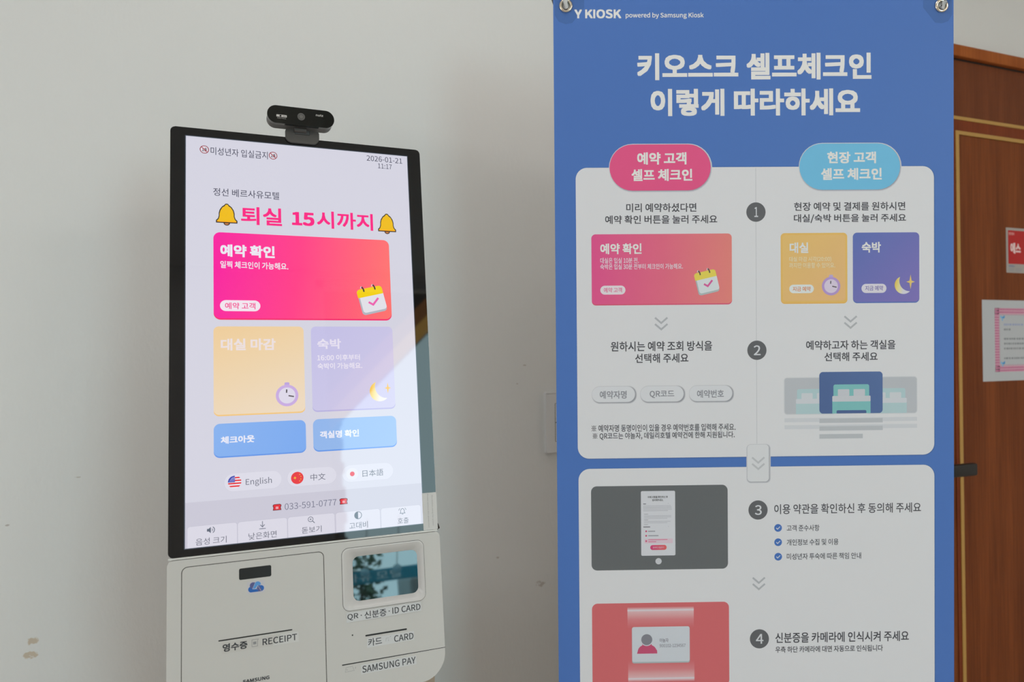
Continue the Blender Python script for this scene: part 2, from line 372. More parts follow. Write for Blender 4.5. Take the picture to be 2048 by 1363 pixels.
disc_film = film('pale_blue_film', (0.80, 0.93, 0.97))
for x in (0.765, 0.955):  # added discs, standing in for the round lenses inside the scanner
    bm = bmesh.new(); bmesh.ops.create_cone(bm, segments=32, cap_ends=True, radius1=0.027, radius2=0.027, depth=0.004, matrix=Matrix.Translation((x, Y0 - 0.035, 0.945)) @ Matrix.Rotation(math.radians(90), 4, 'X'))
    tg_ = bm_obj('scanner_disc_standin', bm, disc_film, e, None, 40)
    tube('cord', [(x, Y0 - 0.035, 0.972), (x + 0.03, Y0 - 0.035, 1.25)], 0.003, white_p, tg_)

# ------------------------------------------------------------------ light switch
pl = pmat('switch_plastic', (0.78, 0.79, 0.80), 0.35)
sw = thing('light_switch', (0.5915, 0, 1.1475), 0, 'white double rocker light switch half hidden behind the blue banner', 'light switch')
slab('plate', rr(-35, 35, -60, 60, 2), -9, 0, pl, sw, None, 3.2, 2)
g = Sheet(); g.frame(-15.6, 15.6, -38, 38, 0.8, 0.8, pmat('switch_gap', (0.05, 0.05, 0.05), 0.6), 0); g.rrect(-15, 15, -0.7, 0.7, 0, MC['switch_gap'], 0)
g.build('rocker_gap', sw, Matrix.Translation((0, -0.0091, 0)))
for v0, v1, tilt in ((0.7, 37.3, 3.2), (-37.3, -0.7, -2.0)):
    bm = bmesh.new(); a = [bm.verts.new((x / 1000, y / 1000, z / 1000)) for x, y, z in ((-14.8, -9.4, v0), (14.8, -9.4, v0), (14.8, -9.4 - max(tilt, 0.2) * 0.6, v1), (-14.8, -9.4 - max(tilt, 0.2) * 0.6, v1), (-14.8, -8.5, v0), (14.8, -8.5, v0), (14.8, -8.5, v1), (-14.8, -8.5, v1))]
    for q in ((0, 1, 2, 3), (4, 7, 6, 5), (0, 4, 5, 1), (1, 5, 6, 2), (2, 6, 7, 3), (3, 7, 4, 0)): bm.faces.new([a[i] for i in q])
    bm_obj('rocker', bm, pl, sw)

# ------------------------------------------------------------------ red sticker and notice on the door
rs = thing('security_sticker', (1.908, -0.0031, 1.4840), 0, 'red security sticker with white Korean letters and grey border on the wooden door', 'sticker')
s = Sheet(); s.rrect(0, 100, 0, 121, 1.5, ink('#96918a'), 1); s.build('backing', rs)
s = Sheet(); s.rrect(8, 92, 24, 114, 0.4, pmat('sticker_red', (0.52, 0.002, 0.004), 0.45), 2); s.build('red_field', rs)
s = Sheet(); cw = ink('#d2b4b0')
s.text('안전지킴이', 10.5, 33, 101, 109, ink('#cf9a94'), 3, 0.03); s.build('small_lettering', rs); s = Sheet(); s.text('에스', 17, 58, 52, 81, cw, 3, 0.055); s.build('large_lettering', rs); s = Sheet()
s.text('안전지킴이', 9, 32, 15, 20.5, ink('#5c6a92'), 3, 0.03)
for z in (11, 8, 5): s.rrect(9, 30, z, z + 1, 0, ink('#84848c'), 3); s.rrect(36, 62, z, z + 1, 0, ink('#84848c'), 3)
s.build('footer_lettering', rs)

npz = thing('notice_paper', (1.8115, -0.0031, 1.1948), 0, 'white notice paper with pink checked border and blue butterflies on the wooden door', 'notice')
s = Sheet(); s.rrect(0, 297, 0, 215, 0, ink('#a8abac'), 1); s.build('paper_sheet', npz)
s = Sheet(); pk, pd = ink('#a9557a'), ink('#c493a6')
B0, B1, C0, C1 = 48, 249, 24, 194
for u0, u1, v0, v1 in ((B0, B1, C0, C0 + 17), (B0, B1, C1 - 17, C1), (B0, B0 + 17, C0, C1), (B1 - 17, B1, C0, C1)): s.rrect(u0, u1, v0, v1, 0, ink('#b8929e'), 2)
k = C0 + 1.5
while k < C1 - 3:
    s.rrect(B0, B0 + 16, k, k + 3.6, 0, pk, 3); s.rrect(B1 - 16, B1, k, k + 3.6, 0, pk, 3); k += 7.1
for v in (C0 + 2, C0 + 9.2, C1 - 5.4, C1 - 12.8): s.rrect(B0, B1, v, v + 3.6, 0, pk, 3.3)
for u in range(B0 + 3, B1 - 2, 7):
    s.rrect(u, u + 1.8, C0, C0 + 16, 0, pd, 3.6); s.rrect(u, u + 1.8, C1 - 16, C1, 0, pd, 3.6)
for u in (B0 + 5, B0 + 10.5, B1 - 7, B1 - 12): s.rrect(u, u + 1.2, C0, C1, 0, pd, 3.8)
s.frame(B0 + 18, B1 - 18, C0 + 18, C1 - 18, 0, 0.6, pk, 3); s.build('checked_border', npz)
for (cu, cv) in ((78, 169), (77, 47), (222, 169), (222, 47)):
    s = Sheet(); b1, b2 = ink('#3f86b8'), ink('#6aa6cc')
    s.poly(rot([(cu, cv), (cu - 6, cv + 7), (cu - 8, cv + 2), (cu - 4, cv - 2)], (cu, cv), 10), b2, 3); s.poly(rot([(cu, cv), (cu + 9, cv + 5), (cu + 9, cv - 2), (cu + 3, cv - 4)], (cu, cv), 10), b1, 3.2)
    s.poly([(cu, cv), (cu - 3, cv - 6), (cu, cv - 11), (cu + 2, cv - 5)], b2, 3.4); s.disc(cu, cv, 1.8, b1, 3.6); s.build('butterfly_print', npz)
s = Sheet(); tg = ink('#7c7f84'); tb = ink('#8892ae')
for v, w, m in ((150, 70, tb), (137, 28, tg), (112, 90, tg), (99, 84, tg), (86, 78, tg), (60, 90, tg)):
    u = 83; s = Sheet()
    while u < 83 + w:
        q = random.uniform(4, 9); s.rrect(u, u + q, v - 2.4, v + 2.4, 0.8, m, 3); u += q + random.uniform(1.5, 4)
    s.build('notice_line', npz)

# ------------------------------------------------------------------ kiosk
KM = Matrix.Translation((-0.06903, -0.33867, 1.0569)) @ Matrix.Rotation(0.01808, 4, 'Z') @ Matrix.Rotation(-0.1459, 4, 'X')
kroot = thing('self_check_in_kiosk', (0.08, -0.28, 0), 0.01808, 'white leaning self check-in kiosk with tall lit touch screen by the wall', 'kiosk')
RI = (Matrix.Translation((0.08, -0.28, 0)) @ Matrix.Rotation(0.01808, 4, 'Z')).inverted()
KL = RI @ KM
shell = pmat('kiosk_shell', (0.62, 0.612, 0.59), 0.42, spec=0.4)
glass_b = pmat('black_glass', (0.006, 0.006, 0.007), 0.025)
gap = pmat('dark_gap', (0.05, 0.045, 0.035), 0.6); slot_m = pmat('slot_black', (0.008, 0.007, 0.006), 0.5)
slab('housing', rr(-14, 314, -10.6, 538, 6), 7.5, 45, shell, kroot, KL, 2)
slab('display_bezel', rr(-17.5, 317.3, -8.6, 542.2, 6), 0, 7.6, glass_b, kroot, KL, 0.6, 2)['label'] = 'black glass front around the screen'
cab = slab('cabinet', rr4(-18.5, 320, -203, -11.6, 34, 7, 7, 34), 0, 70, shell, kroot, KL, 2.2, 3)
cut = slab('cutter', rr(187.4, 295.9, -98.7, -20.9, 8.5), -5, 14, shell, kroot, KL)
md = cab.modifiers.new('opening', 'BOOLEAN'); md.operation = 'DIFFERENCE'; md.object = cut; md.solver = 'EXACT'
bpy.context.view_layer.update()
nm = D.meshes.new_from_object(cab.evaluated_get(bpy.context.evaluated_depsgraph_get())); cab.modifiers.clear(); cab.data = nm
nm.polygons.foreach_set('use_smooth', [False] * len(nm.polygons))
D.objects.remove(cut)
slab('lower_lip', rr(-17.5, 317, -10.9, -8.7, 1), -0.2, 6, pmat('lip_white', (0.7, 0.7, 0.67), 0.35), kroot, KL)
# pedestal below
ped = pmat('tan_pedestal', (0.40, 0.32, 0.24), 0.5)
bm = bmesh.new(); add_box(bm, -0.165, 0.168, -0.04, 0.16, 0.03, 0.868, 0.006); add_box(bm, -0.24, 0.24, -0.16, 0.24, 0.0, 0.032, 0.006)
bm_obj('pedestal', bm, ped, kroot, None, 40)

# ---- touch screen
bgc = lit('#d0cfdc')
s = Sheet(1); s.rrect(0, 298.9, 0, 531.4, 0, bgc, 0)
scr = s.build('touch_screen', kroot, KL); scr['label'] = 'lit screen with the check-in menu'
TXD = lit('#45465a'); WHT = lit('#e6e4ee'); PINK = lit('#f51c80')
s = Sheet(1); s.frame(0, 298.9, 0, 531.4, 0, 1.1, lit('#3a4450'), 1); s.build('screen_edge', scr)
def no18(cu, cv, r):
    s.disc(cu, cv, r, lit('#dcd6e0'), 1); s.ring(cu, cv, r - 0.95, r, lit('#8e2433'), 3)
    s.text('18', cu - 2.9, cu + 2.9, cv - 2.5, cv + 2.5, lit('#3a3644'), 2, 0.03)
    s.stroke([(cu - r * 0.68, cv + r * 0.68), (cu + r * 0.68, cv - r * 0.68)], 0.9, lit('#b43a44'), 2.6)
s = Sheet(1); no18(23.4, 513.3, 5.6); no18(109.9, 513.2, 5.5); s.text('미성년자 입실금지', 31, 103, 507.2, 518, TXD, 1, 0.004)
s.build('age_notice', scr)
s = Sheet(1); s.text('2026-01-21', 238.2, 290.2, 518.3, 526.4, TXD, 1, 0.004); s.text('11:17', 254.4, 274.4, 508.2, 515.6, TXD, 1, 0.004); s.build('date_display', scr)
s = Sheet(1); s.text('정선 베르사유모텔', 34, 116.9, 450.4, 461.2, TXD, 1, 0.004)
s.text('퇴실', 68, 120, 413.1, 438.1, PINK, 1, 0.024); s.text('15', 133.1, 162.9, 415.5, 434.7, PINK, 1, 0.05); s.text('시까지', 166.3, 243.9, 413.5, 438.3, PINK, 1, 0.022)
s.build('check_out_heading', scr)
def bell(cu, v0, w, hgt):
    def pt(x, y): return (cu + x * w / 2, v0 + y * hgt)
    half = [(0.0, 1.0), (0.14, 0.985), (0.22, 0.93), (0.45, 0.85), (0.66, 0.70), (0.74, 0.55), (0.74, 0.42), (0.82, 0.30), (1.0, 0.22), (1.0, 0.10)]
    out = [pt(x, y) for x, y in half] + [pt(-x, y) for x, y in reversed(half[1:])]
    hi = [(0.0, 0.955), (0.11, 0.94), (0.17, 0.885), (0.40, 0.81), (0.58, 0.67), (0.655, 0.53), (0.655, 0.41), (0.74, 0.28), (0.90, 0.195), (0.90, 0.145)]
    inn = [pt(x, y) for x, y in hi] + [pt(-x, y) for x, y in reversed(hi[1:])]
    s.poly(circ(cu, v0 + 0.10 * hgt, w * 0.15, 24, hgt * 0.115), lit('#3b2a24'), 1); s.poly(circ(cu, v0 + 0.10 * hgt, w * 0.10, 24, hgt * 0.075), lit('#c07844'), 1.3)
    s.poly(out, lit('#2b2420'), 1.6); s.poly(inn, lit('#eab80e'), 2.2); s.poly([pt(x, y) for x, y in ((-0.9, 0.195), (-0.9, 0.145), (0.9, 0.145), (0.9, 0.195))], lit('#f5a60a'), 2.6)
for cu, v0, w, hh in ((50.4, 410.6, 26.4, 29.8), (263.9, 410.3, 26.0, 30.0)):
    s = Sheet(1); bell(cu, v0, w, hh); s.build('bell_icon', scr)

def calendar(s, P, fn, lay=3):
    """P maps the icon's unit square (x right, y up) to mm"""
    q = lambda L: [P(x, y) for x, y in L]
    s.poly(q(rr(0.13, 0.99, -0.02, 0.86, 0.12)), fn('#aeb2bc'), lay)
    s.poly(q(rr(0.18, 1.0, 0.06, 0.90, 0.10)), fn('#dedde4'), lay + .3)
    s.poly(q(rr4(0.12, 1.0, 0.66, 0.98, 0.02, 0.12, 0.12, 0.02)), fn('#efcd10'), lay + .6)
    for x in (0.35, 0.74):
        s.stroke(q([(x - 0.03, 1.06), (x, 1.03), (x + 0.02, 0.95), (x + 0.02, 0.86)]), 2.0 * P.k, fn('#3a3036'), lay + .9)
        s.stroke(q([(x - 0.07, 1.00), (x - 0.05, 1.06), (x - 0.02, 1.075)]), 1.0 * P.k, fn('#d8d4d8'), lay + 1)
    s.stroke(q([(0.43, 0.44), (0.56, 0.31), (0.79, 0.52)]), 2.9 * P.k, fn('#e861ac'), lay + .9)
class Icon:
    def __init__(s, u0, v0, w, h, deg, k): s.a = (u0, v0, w, h, deg); s.k = k
    def __call__(s, x, y):
        u0, v0, w, h, deg = s.a; c = (u0 + w / 2, v0 + h / 2)
        return rot([(u0 + x * w, v0 + y * h)], c, deg)[0]
def clock(s, cu, cv, r, fn, lay=3):
    s.rrect(cu - r * 0.22, cu + r * 0.22, cv + r * 0.9, cv + r * 1.22, r * 0.12, fn('#b9a0da'), lay)
    s.disc(cu, cv, r, fn('#c4a8dc' if fn is lit else '#a389bb'), lay + .2); s.disc(cu, cv, r * 0.74, fn('#d9d4e4' if fn is lit else '#c4b9cb'), lay + .4)
    s.stroke([(cu - r * 0.05, cv + r * 0.25), (cu - r * 0.03, cv + r * 0.56)], r * 0.12, fn('#4a444c'), lay + .6)
    s.stroke([(cu + r * 0.12, cv - r * 0.02), (cu + r * 0.60, cv - r * 0.12)], r * 0.12, fn('#5a545c'), lay + .6)
def moon(s, cu, cv, r, fn, key, cols, lay=3, scrn=False):
    o = arc(cu, cv, r, 112, 316, 30)
    (ax, ay), (bx, by), (cx, cy) = (-0.377, 0.926), (-0.15, -0.33), (0.722, -0.688)      # inner edge: the circle through both tips and the middle
    d = 2 * (ax * (by - cy) + bx * (cy - ay) + cx * (ay - by)); A2, B2, C2 = ax * ax + ay * ay, bx * bx + by * by, cx * cx + cy * cy
    ux = (A2 * (by - cy) + B2 * (cy - ay) + C2 * (ay - by)) / d; uy = (A2 * (cx - bx) + B2 * (ax - cx) + C2 * (bx - ax)) / d
    q = math.hypot(ax - ux, ay - uy); a0 = math.degrees(math.atan2(cy - uy, cx - ux)) % 360; a1 = math.degrees(math.atan2(ay - uy, ax - ux)) % 360
    inn = [(cu + r * x, cv + r * y) for x, y in arc(ux, uy, q, a0, a1, 20)]
    s.poly(o + inn[1:-1], grad(key, cols, (cu - r, cv + r * 0.2), (cu + r * 0.1, cv), scrn), lay)
def star(s, cu, cv, ru, rv, m, lay=3):
    P = []
    for k in range(4):
        a = math.radians(90 * k); b = math.radians(90 * k + 45)
        P.append((cu + ru * math.cos(a), cv + rv * math.sin(a))); P.append((cu + ru * 0.36 * math.cos(b), cv + ru * 0.36 * math.sin(b)))
    s.poly(P, m, lay)

# booking button
s = Sheet(1)
s.rrect(34, 265.6, 283.6, 396, 8.5, lit('#f0286a'), 1)
s.rrect(34, 265.6, 285.6, 400.6, 8.5, grad('screen_pink', [(0, '#f4179c'), (0.45, '#fb3a84'), (0.8, '#fa5f74'), (1, '#f9706c')], (34, 350), (265, 320), True), 1.5)
s.text('예약 확인', 42.3, 110, 367.8, 384.7, WHT, 2.5, 0.04); s.text('일찍 체크인이 가능해요.', 42.2, 127.1, 352.3, 362, WHT, 2.5, 0.018)
s.rrect(41.6, 90.9, 295.1, 309.6, 7.2, lit('#ece0ea'), 2.5); s.text('예약 고객', 47.7, 84.7, 297.7, 306.5, lit('#ee3088'), 3, 0.012)
calendar(s, Icon(215.5, 294, 41, 37, 13, 1.0), lit)
s.build('booking_button', scr)
# day use and stay buttons
s = Sheet(1); s.rrect(33.7, 145.2, 159.4, 260, 6.5, lit('#eec27a'), 1)
s.rrect(33.7, 145.2, 161.2, 274.9, 6.5, grad('screen_sand', [(0, '#e9c999'), (0.5, '#e8cfaa'), (1, '#e8d5bb')], (60, 275), (100, 160), True), 1.5)
s.text('대실 마감', 42.3, 109.3, 243.3, 258.9, lit('#e6dada'), 2.5, 0.035); clock(s, 122.6, 182.9, 14.2, lit)
s.build('day_use_button', scr)
s = Sheet(1); s.rrect(154.5, 265.7, 159.6, 260, 6.5, lit('#b3addb'), 1); s.rrect(154.5, 265.7, 161.4, 274.9, 6.5, grad('screen_lilac', [(0, '#c0bce2'), (1, '#cbc6e2')], (155, 270), (266, 165), True), 1.5)
s.text('숙박', 162.6, 194.1, 244.1, 258.1, lit('#e2dcec'), 2.5, 0.03); s.text('16:00 이후부터', 162.1, 219, 228, 236.4, lit('#e6e0ee'), 2.5, 0.02); s.text('숙박이 가능해요.', 162.3, 221.8, 216.5, 225, lit('#e6e0ee'), 2.5, 0.02)
moon(s, 244.8, 184.4, 13.9, lit, 'screen_moon', [(0, '#efb92a'), (0.45, '#f2d98a'), (1, '#e9e4e0')], 2.5, True); star(s, 256, 188.6, 4.6, 7.6, lit('#efb830'), 2.5)
s.build('stay_button', scr)
def blue(name, u0, u1, t, a, b, c):
    s = Sheet(1); s.rrect(u0, u1, 107.2, 140, 7.5, lit('#5f92e2'), 1); s.rrect(u0, u1, 108.9, 150, 7.5, grad('screen_blue_' + name, [(0, a), (1, b)], (u0, 148), (u1, 108), True), 1.5)
    s.text(t, *c, lit('#e6e6f2'), 2.5, 0.035); s.build(name, scr)
blue('check_out_button', 33.6, 145.3, '체크아웃', '#84aeea', '#78a6ea', (41.8, 81.8, 124.5, 133.8))
blue('room_name_button', 154.5, 265.8, '객실명 확인', '#8db1e6', '#96b8e6', (163.1, 214.4, 124.2, 134))
# language buttons
FT = lit('#666878')
def lang(name, u0, u1, t, box4, m=FT):
    s = Sheet(1); s.rrect(u0 - .4, u1 + .4, 64.2, 87.2, 11, lit('#cdccd9'), 1); s.rrect(u0, u1, 64.8, 86.8, 11, lit('#d8d7e3'), 1.3); s.text(t, *box4, m, 2.5, 0.0)
    return s
s = lang('english_button', 45.6, 113.8, 'English', (70.7, 101.9, 69.2, 79.3))
c0 = (57.7, 76.3); R = 7.9
def clip(v): return math.sqrt(max(0, R * R - (v - c0[1]) ** 2))
for k in range(9):
    va, vb = c0[1] - R + k * 2 * R / 9, c0[1] - R + (k + 1) * 2 * R / 9
    n = 5; vs = [va + (vb - va) * i / n for i in range(n + 1)]
    s.poly([(c0[0] - clip(v), v) for v in vs] + [(c0[0] + clip(v), v) for v in reversed(vs)], lit('#e2202e') if k % 2 else lit('#e4e0e8'), 2)
vs = [c0[1] - 0.2 + (R + 0.2) * i / 10 for i in range(11)]
s.poly([(c0[0] - clip(v), v) for v in vs] + [(c0[0] + 0.3, v) for v in reversed(vs) if clip(v) > 0.3], lit('#3440a8'), 2.3)
for k in range(4): s.stroke([(c0[0] - 6.2 + k * 1.7, c0[1] + 0.6), (c0[0] - 2.8 + k * 1.0, c0[1] + 5.6 + k * 0.3)], 0.5, lit('#a9aede'), 2.6)
s.build('english_button', scr)
s = lang('chinese_button', 121, 183, '中文', (149.9, 168.9, 70.4, 79.2)); s.disc(133.3, 75.4, 7.8, lit('#e23a40'), 2); star(s, 130.4, 75.6, 2.2, 2.2, lit('#f0c23a'), 2.5)
for du, dv in ((3.2, 4.2), (4.6, 1.6), (4.4, -1.6), (2.8, -4.0)): star(s, 133.3 + du, 75.4 + dv, 1.0, 1.0, lit('#f0c23a'), 2.5)
s.build('chinese_button', scr)
s = lang('japanese_button', 190.5, 259, '日本語', (217.3, 245.3, 70.1, 79.1)); s.disc(203.8, 75.2, 7.8, lit('#dedde6'), 2); s.disc(203.8, 75.2, 3.1, lit('#e2354a'), 2.4); s.build('japanese_button', scr)
# bottom bar
s = Sheet(1); s.rrect(1.1, 297.8, 1.1, 55.5, 0, lit('#c6c4d2'), 1)
def tel(cu, cv):
    s.poly([(cu - 5.2, cv - 3.6), (cu + 5.2, cv - 3.6), (cu + 4.4, cv + 0.3), (cu + 5.2, cv + 1.0), (cu + 5.2, cv + 3.2), (cu + 3.4, cv + 4.2), (cu - 3.4, cv + 4.2), (cu - 5.2, cv + 3.2), (cu - 5.2, cv + 1.0), (cu - 4.4, cv + 0.3)], lit('#5a1f2a'), 2)
    s.poly([(cu - 4.4, cv - 2.9), (cu + 4.4, cv - 2.9), (cu + 3.5, cv + 0.6), (cu + 4.5, cv + 1.5), (cu + 4.4, cv + 2.8), (cu + 3.1, cv + 3.5), (cu - 3.1, cv + 3.5), (cu - 4.4, cv + 2.8), (cu - 4.5, cv + 1.5), (cu - 3.5, cv + 0.6)], lit('#de2a36'), 2.3)
    s.rrect(cu - 1.6, cu + 1.6, cv - 1.9, cv + 1.0, 0.3, lit('#e8a0a8'), 2.6)
tel(107.8, 40.3); tel(191.4, 40.2); s.text('033-591-0777', 117.1, 182.1, 36.2, 44.3, lit('#74768a'), 2, 0.0)
s.build('phone_bar', scr)
def tab(u0, u1, t, box4, fn):
    global s
    s = Sheet(1); s.poly(rr4(u0 - .3, u1 + .3, 1.1, 26.9, 0.1, 3.5, 3.5, 0.1), lit('#bcbac9'), 1.3); s.poly(rr4(u0, u1, 1.1, 26.5, 0.1, 3.3, 3.3, 0.1), lit('#d6d4e0'), 1.6)
    s.text(t, *box4, FT, 2.5, 0.0); fn(); s.build('menu_tab', scr)
IC = lit('#5c6474')
def i_speaker():
    u, v = 29.2, 20.4
    s.poly([(u - 3.6, v - 1.6), (u - 1.6, v - 1.6), (u + 0.8, v - 3.8), (u + 0.8, v + 3.8), (u - 1.6, v + 1.6), (u - 3.6, v + 1.6)], IC, 2.5)
    s.stroke(arc(u + 1.0, v, 1.8, -55, 55, 8), 0.7, IC, 2.5); s.stroke(arc(u + 1.0, v, 4.0, -60, 60, 10), 0.9, IC, 2.5)
def i_arrow():
    u, v = 90, 20.4
    s.stroke([(u, v + 4.6), (u, v - 2.4)], 0.8, IC, 2.5); s.stroke([(u - 2.6, v + 0.3), (u, v - 2.5), (u + 2.6, v + 0.3)], 0.8, IC, 2.6); s.stroke([(u - 3.8, v - 4.6), (u + 3.8, v - 4.6)], 0.8, IC, 2.5)
def i_mag():
    u, v = 148.8, 21.4
    s.ring(u, v, 2.7, 3.4, IC, 2.5); s.stroke([(u + 2.4, v - 2.4), (u + 5, v - 5)], 0.9, IC, 2.5); s.stroke([(u - 1.3, v), (u + 1.3, v)], 0.6, IC, 2.5); s.stroke([(u, v - 1.3), (u, v + 1.3)], 0.6, IC, 2.6)
def i_half():
    u, v = 209.7, 20.6
    s.ring(u, v, 4.2, 5.0, IC, 2.5); s.poly(arc(u, v, 4.6, 90, 270, 18), IC, 2.7)
def i_bell():
    u, v = 269.5, 20.2
    s.stroke([(u - 3.4, v - 2.6), (u - 2.5, v - 1.4), (u - 2.5, v + 1.2), (u - 1.4, v + 3.0), (u, v + 3.6), (u + 1.4, v + 3.0), (u + 2.5, v + 1.2), (u + 2.5, v - 1.4), (u + 3.4, v - 2.6)], 0.7, IC, 2.5, True)
    s.stroke([(u - 1, v - 3.8), (u + 1, v - 3.8)], 0.8, IC, 2.5)
    s.stroke(arc(u, v, 5.2, 130, 165, 6), 0.6, IC, 2.5); s.stroke(arc(u, v, 5.2, 15, 50, 6), 0.6, IC, 2.5)
tab(3.7, 60, '음성 크기', (13, 47.9, 3.4, 11.6), i_speaker); tab(61, 119.6, '낮은화면', (73.4, 106.7, 3.5, 11.8), i_arrow); tab(120.7, 179.2, '돋보기', (137.5, 162.3, 4.3, 12.4), i_mag)
tab(180.8, 238.8, '고대비', (197.8, 222.1, 3.5, 12), i_half); tab(240.3, 295, '호출', (262.5, 277.5, 3.8, 11.8), i_bell)

# caution sticker on the glass corner
stk = pmat('sticker_white', (0.66, 0.66, 0.65), 0.5); dk = pmat('label_ink', (0.035, 0.037, 0.045), 0.55)
s = Sheet(); s.rrect(297.6, 317.9, -8.4, 41.7, 0.6, stk, 5)
gl = pmat('sticker_grey_ink', (0.30, 0.30, 0.31), 0.6)
s.text('Please remove this protection', 304.2, 306.4, -5, 40, gl, 6, 0.0, 1); s.text('film before using the screen', 310.4, 312.6, -3, 38, gl, 6, 0.0, 1)
s.build('caution_sticker', kroot, KL)
# small torn tape behind the right edge
slab('side_clip', [(318, -9.5), (321.3, -7.6), (319.6, -1.8), (317.6, 1.2)], 2, 6, pmat('clip_dark', (0.03, 0.015, 0.01), 0.6), kroot, KL)

# ---- access door on the lower cabinet
def groove(sh, P_out, P_in, m=gap, lay=0.5): sh.loop(P_out, P_in, m, lay)
s = Sheet(); groove(s, rr(-2.9, 164.4, -198, -20.2, 7.2), rr(-2.0, 163.5, -197.1, -21.0, 6.4)); s.build('panel_seam', kroot, KL)
ad = slab('access_door', rr(-2.0, 163.5, -197.1, -21.0, 6.4), -0.35, 3, shell, kroot, KL, 0.3, 2)
b0 = 8
s = Sheet(b0); s.rrect(61.9, 99.7, -43.4, -29.7, 2, gap, 0); s.rrect(62.3, 99.3, -43.1, -30.0, 1.6, pmat('sensor_black', (0.004, 0.004, 0.004), 0.3), 1); s.build('sensor_window', ad)
s = Sheet(b0); s.rrect(71.1, 91.6, -61.4, -46.9, 0.3, pmat('clear_sticker', (0.60, 0.59, 0.63), 0.45), 0)
c1, c2, c3 = pmat('logo_blue', (0.012, 0.13, 0.50), 0.5), pmat('logo_light_blue', (0.10, 0.34, 0.75), 0.5), pmat('logo_violet', (0.10, 0.11, 0.30), 0.5)
ln = pmat('logo_line', (0.55, 0.6, 0.75), 0.5)
# cloud of three lobes
s.poly(arc(75.9, -56.2, 3.6, 90, 270, 14) + [(85.0, -59.8), (82.0, -56.4), (78.5, -56.4), (76.5, -53)], c1, 1)
s.poly(arc(77.8, -51.6, 3.6, 75, 215, 10) + [(75.4, -54.8), (77.2, -55.6), (81.0, -48.4)], c3, 1.3)
s.poly(arc(83.2, -51.7, 4.1, 5, 140, 14) + [(77.6, -55.8), (80.6, -55.8), (83.6, -52.2), (85.4, -52.4)], c2, 1.6)
s.poly(arc(87.2, -56.2, 3.6, -90, 80, 14) + [(85.6, -52.4), (83.6, -52.4), (85.2, -59.8)], c1, 1.8)
s.poly([(83.4, -52.8), (85.6, -52.6), (88.6, -58.6), (86.6, -59.8), (84.6, -59.8), (82.2, -56.2)], c3, 2.0)
s.stroke([(81.0, -48.0), (77.2, -55.9), (80.8, -55.9), (83.5, -52.4), (87.6, -59.6)], 0.35, ln, 2.4)
s.build('logo_sticker', ad)
s = Sheet(b0); s.poly(rr(38, 123.6, -112.0, -110.5, 0.6), slot_m, 0); s.build('receipt_slot', ad)
s = Sheet(b0); s.poly([(41.8, -127), (42.2, -114.2), (131, -114.4), (131, -126.6)], pmat('clear_label', (0.60, 0.585, 0.56), 0.4), 0); s.poly([(100, -126.6), (110, -114.4), (131, -114.4), (131, -126.6)], stk, 0.6)
s.text('영수증', 42.7, 70.9, -124.9, -115.7, dk, 1.5, 0.03); s.text('RECEIPT', 88.3, 129.1, -124.4, -116.6, dk, 1.5, 0.018)
s.stroke([(76, -124), (76, -116), (83.5, -116), (82.5, -117.5), (82.5, -124)], 0.5, gl, 1.5, True); s.rrect(77.4, 81, -121.6, -118.4, 0.2, gl, 1.5); s.build('receipt_label', ad)
s = Sheet(b0); s.text('SAMSUNG', 65.1, 95.8, -164.9, -160.7, dk, 0.5, 0.045); s.build('brand_lettering', ad)

# ---- scanner with deep bevelled frame
fo = rr(186.9, 296.4, -99.2, -20.4, 9); fi = rr(201.8, 288.8, -89.9, -33.2, 8)
s = Sheet(); groove(s, rr(186.4, 296.9, -99.7, -19.9, 9.5), rr(187.2, 296.1, -98.9, -20.7, 8.7)); s.build('scanner_seam', kroot, KL)
n = len(fo); bm = bmesh.new()
rows = []
for t, y in ((0, -0.4), (0.06, -0.7), (0.14, -0.6), (0.55, 3.0), (1.0, 8.0)):
    rows.append([bm.verts.new(((a[0] * (1 - t) + b[0] * t) / 1000, y / 1000, (a[1] * (1 - t) + b[1] * t) / 1000)) for a, b in zip(fo, fi)])
for A, Bq in zip(rows, rows[1:]):
    for k in range(n): bm.faces.new((A[k], A[(k + 1) % n], Bq[(k + 1) % n], Bq[k]))
frm = bm_obj('scanner_frame', bm, pmat('scanner_frame_plastic', (0.66, 0.65, 0.64), 0.3), kroot, KL, 45)
s = Sheet(); s.poly(fi, pmat('scanner_glass', (0.075, 0.09, 0.095), 0.02, metal=0.85, spec=0.5), 0); sg = s.build('scanner_glass', frm, Matrix.Translation((0, 0.0079, 0)))
s = Sheet(); s.poly([(190.6, -113.2), (190.8, -101.2), (289.7, -100.8), (289.7, -112.4)], pmat('label_white', (0.66, 0.67, 0.68), 0.45), 9)
LW = MC['label_white']
s.text('QR', 191.9, 205.8, -111.0, -102.8, dk, 10, 0.01); s.text('신분증', 213.8, 242.5, -111.8, -102.6, dk, 10, 0.01); s.text('ID CARD', 250.5, 288.5, -110.8, -102.8, dk, 10, 0.012)
for u in (209.6, 246.3): s.disc(u, -106.6, 0.75, dk, 10)
s.build('scanner_label', kroot, KL)
s = Sheet(); s.poly(rr(214.2, 269, -133.9, -131.8, 0.8), slot_m, 1); s.disc(197.7, -129.5, 0.95, slot_m, 1); s.build('card_slot', kroot, KL)
s = Sheet(); s.poly([(216, -148), (216.2, -136.4), (278.4, -136.8), (278.2, -147.8)], LW, 1); s.text('카드', 217.4, 235.4, -146.6, -137.1, dk, 2, 0.012); s.text('CARD', 251.5, 277.5, -146.7, -138.4, dk, 2, 0.012)
s.stroke([(240.5, -144), (241, -140), (245, -140)], 0.3, gl, 2); s.stroke([(246, -139.2), (247.5, -138.4)], 0.4, gl, 2); s.stroke([(244, -144), (244, -142)], 0.3, gl, 2); s.build('card_label', kroot, KL)
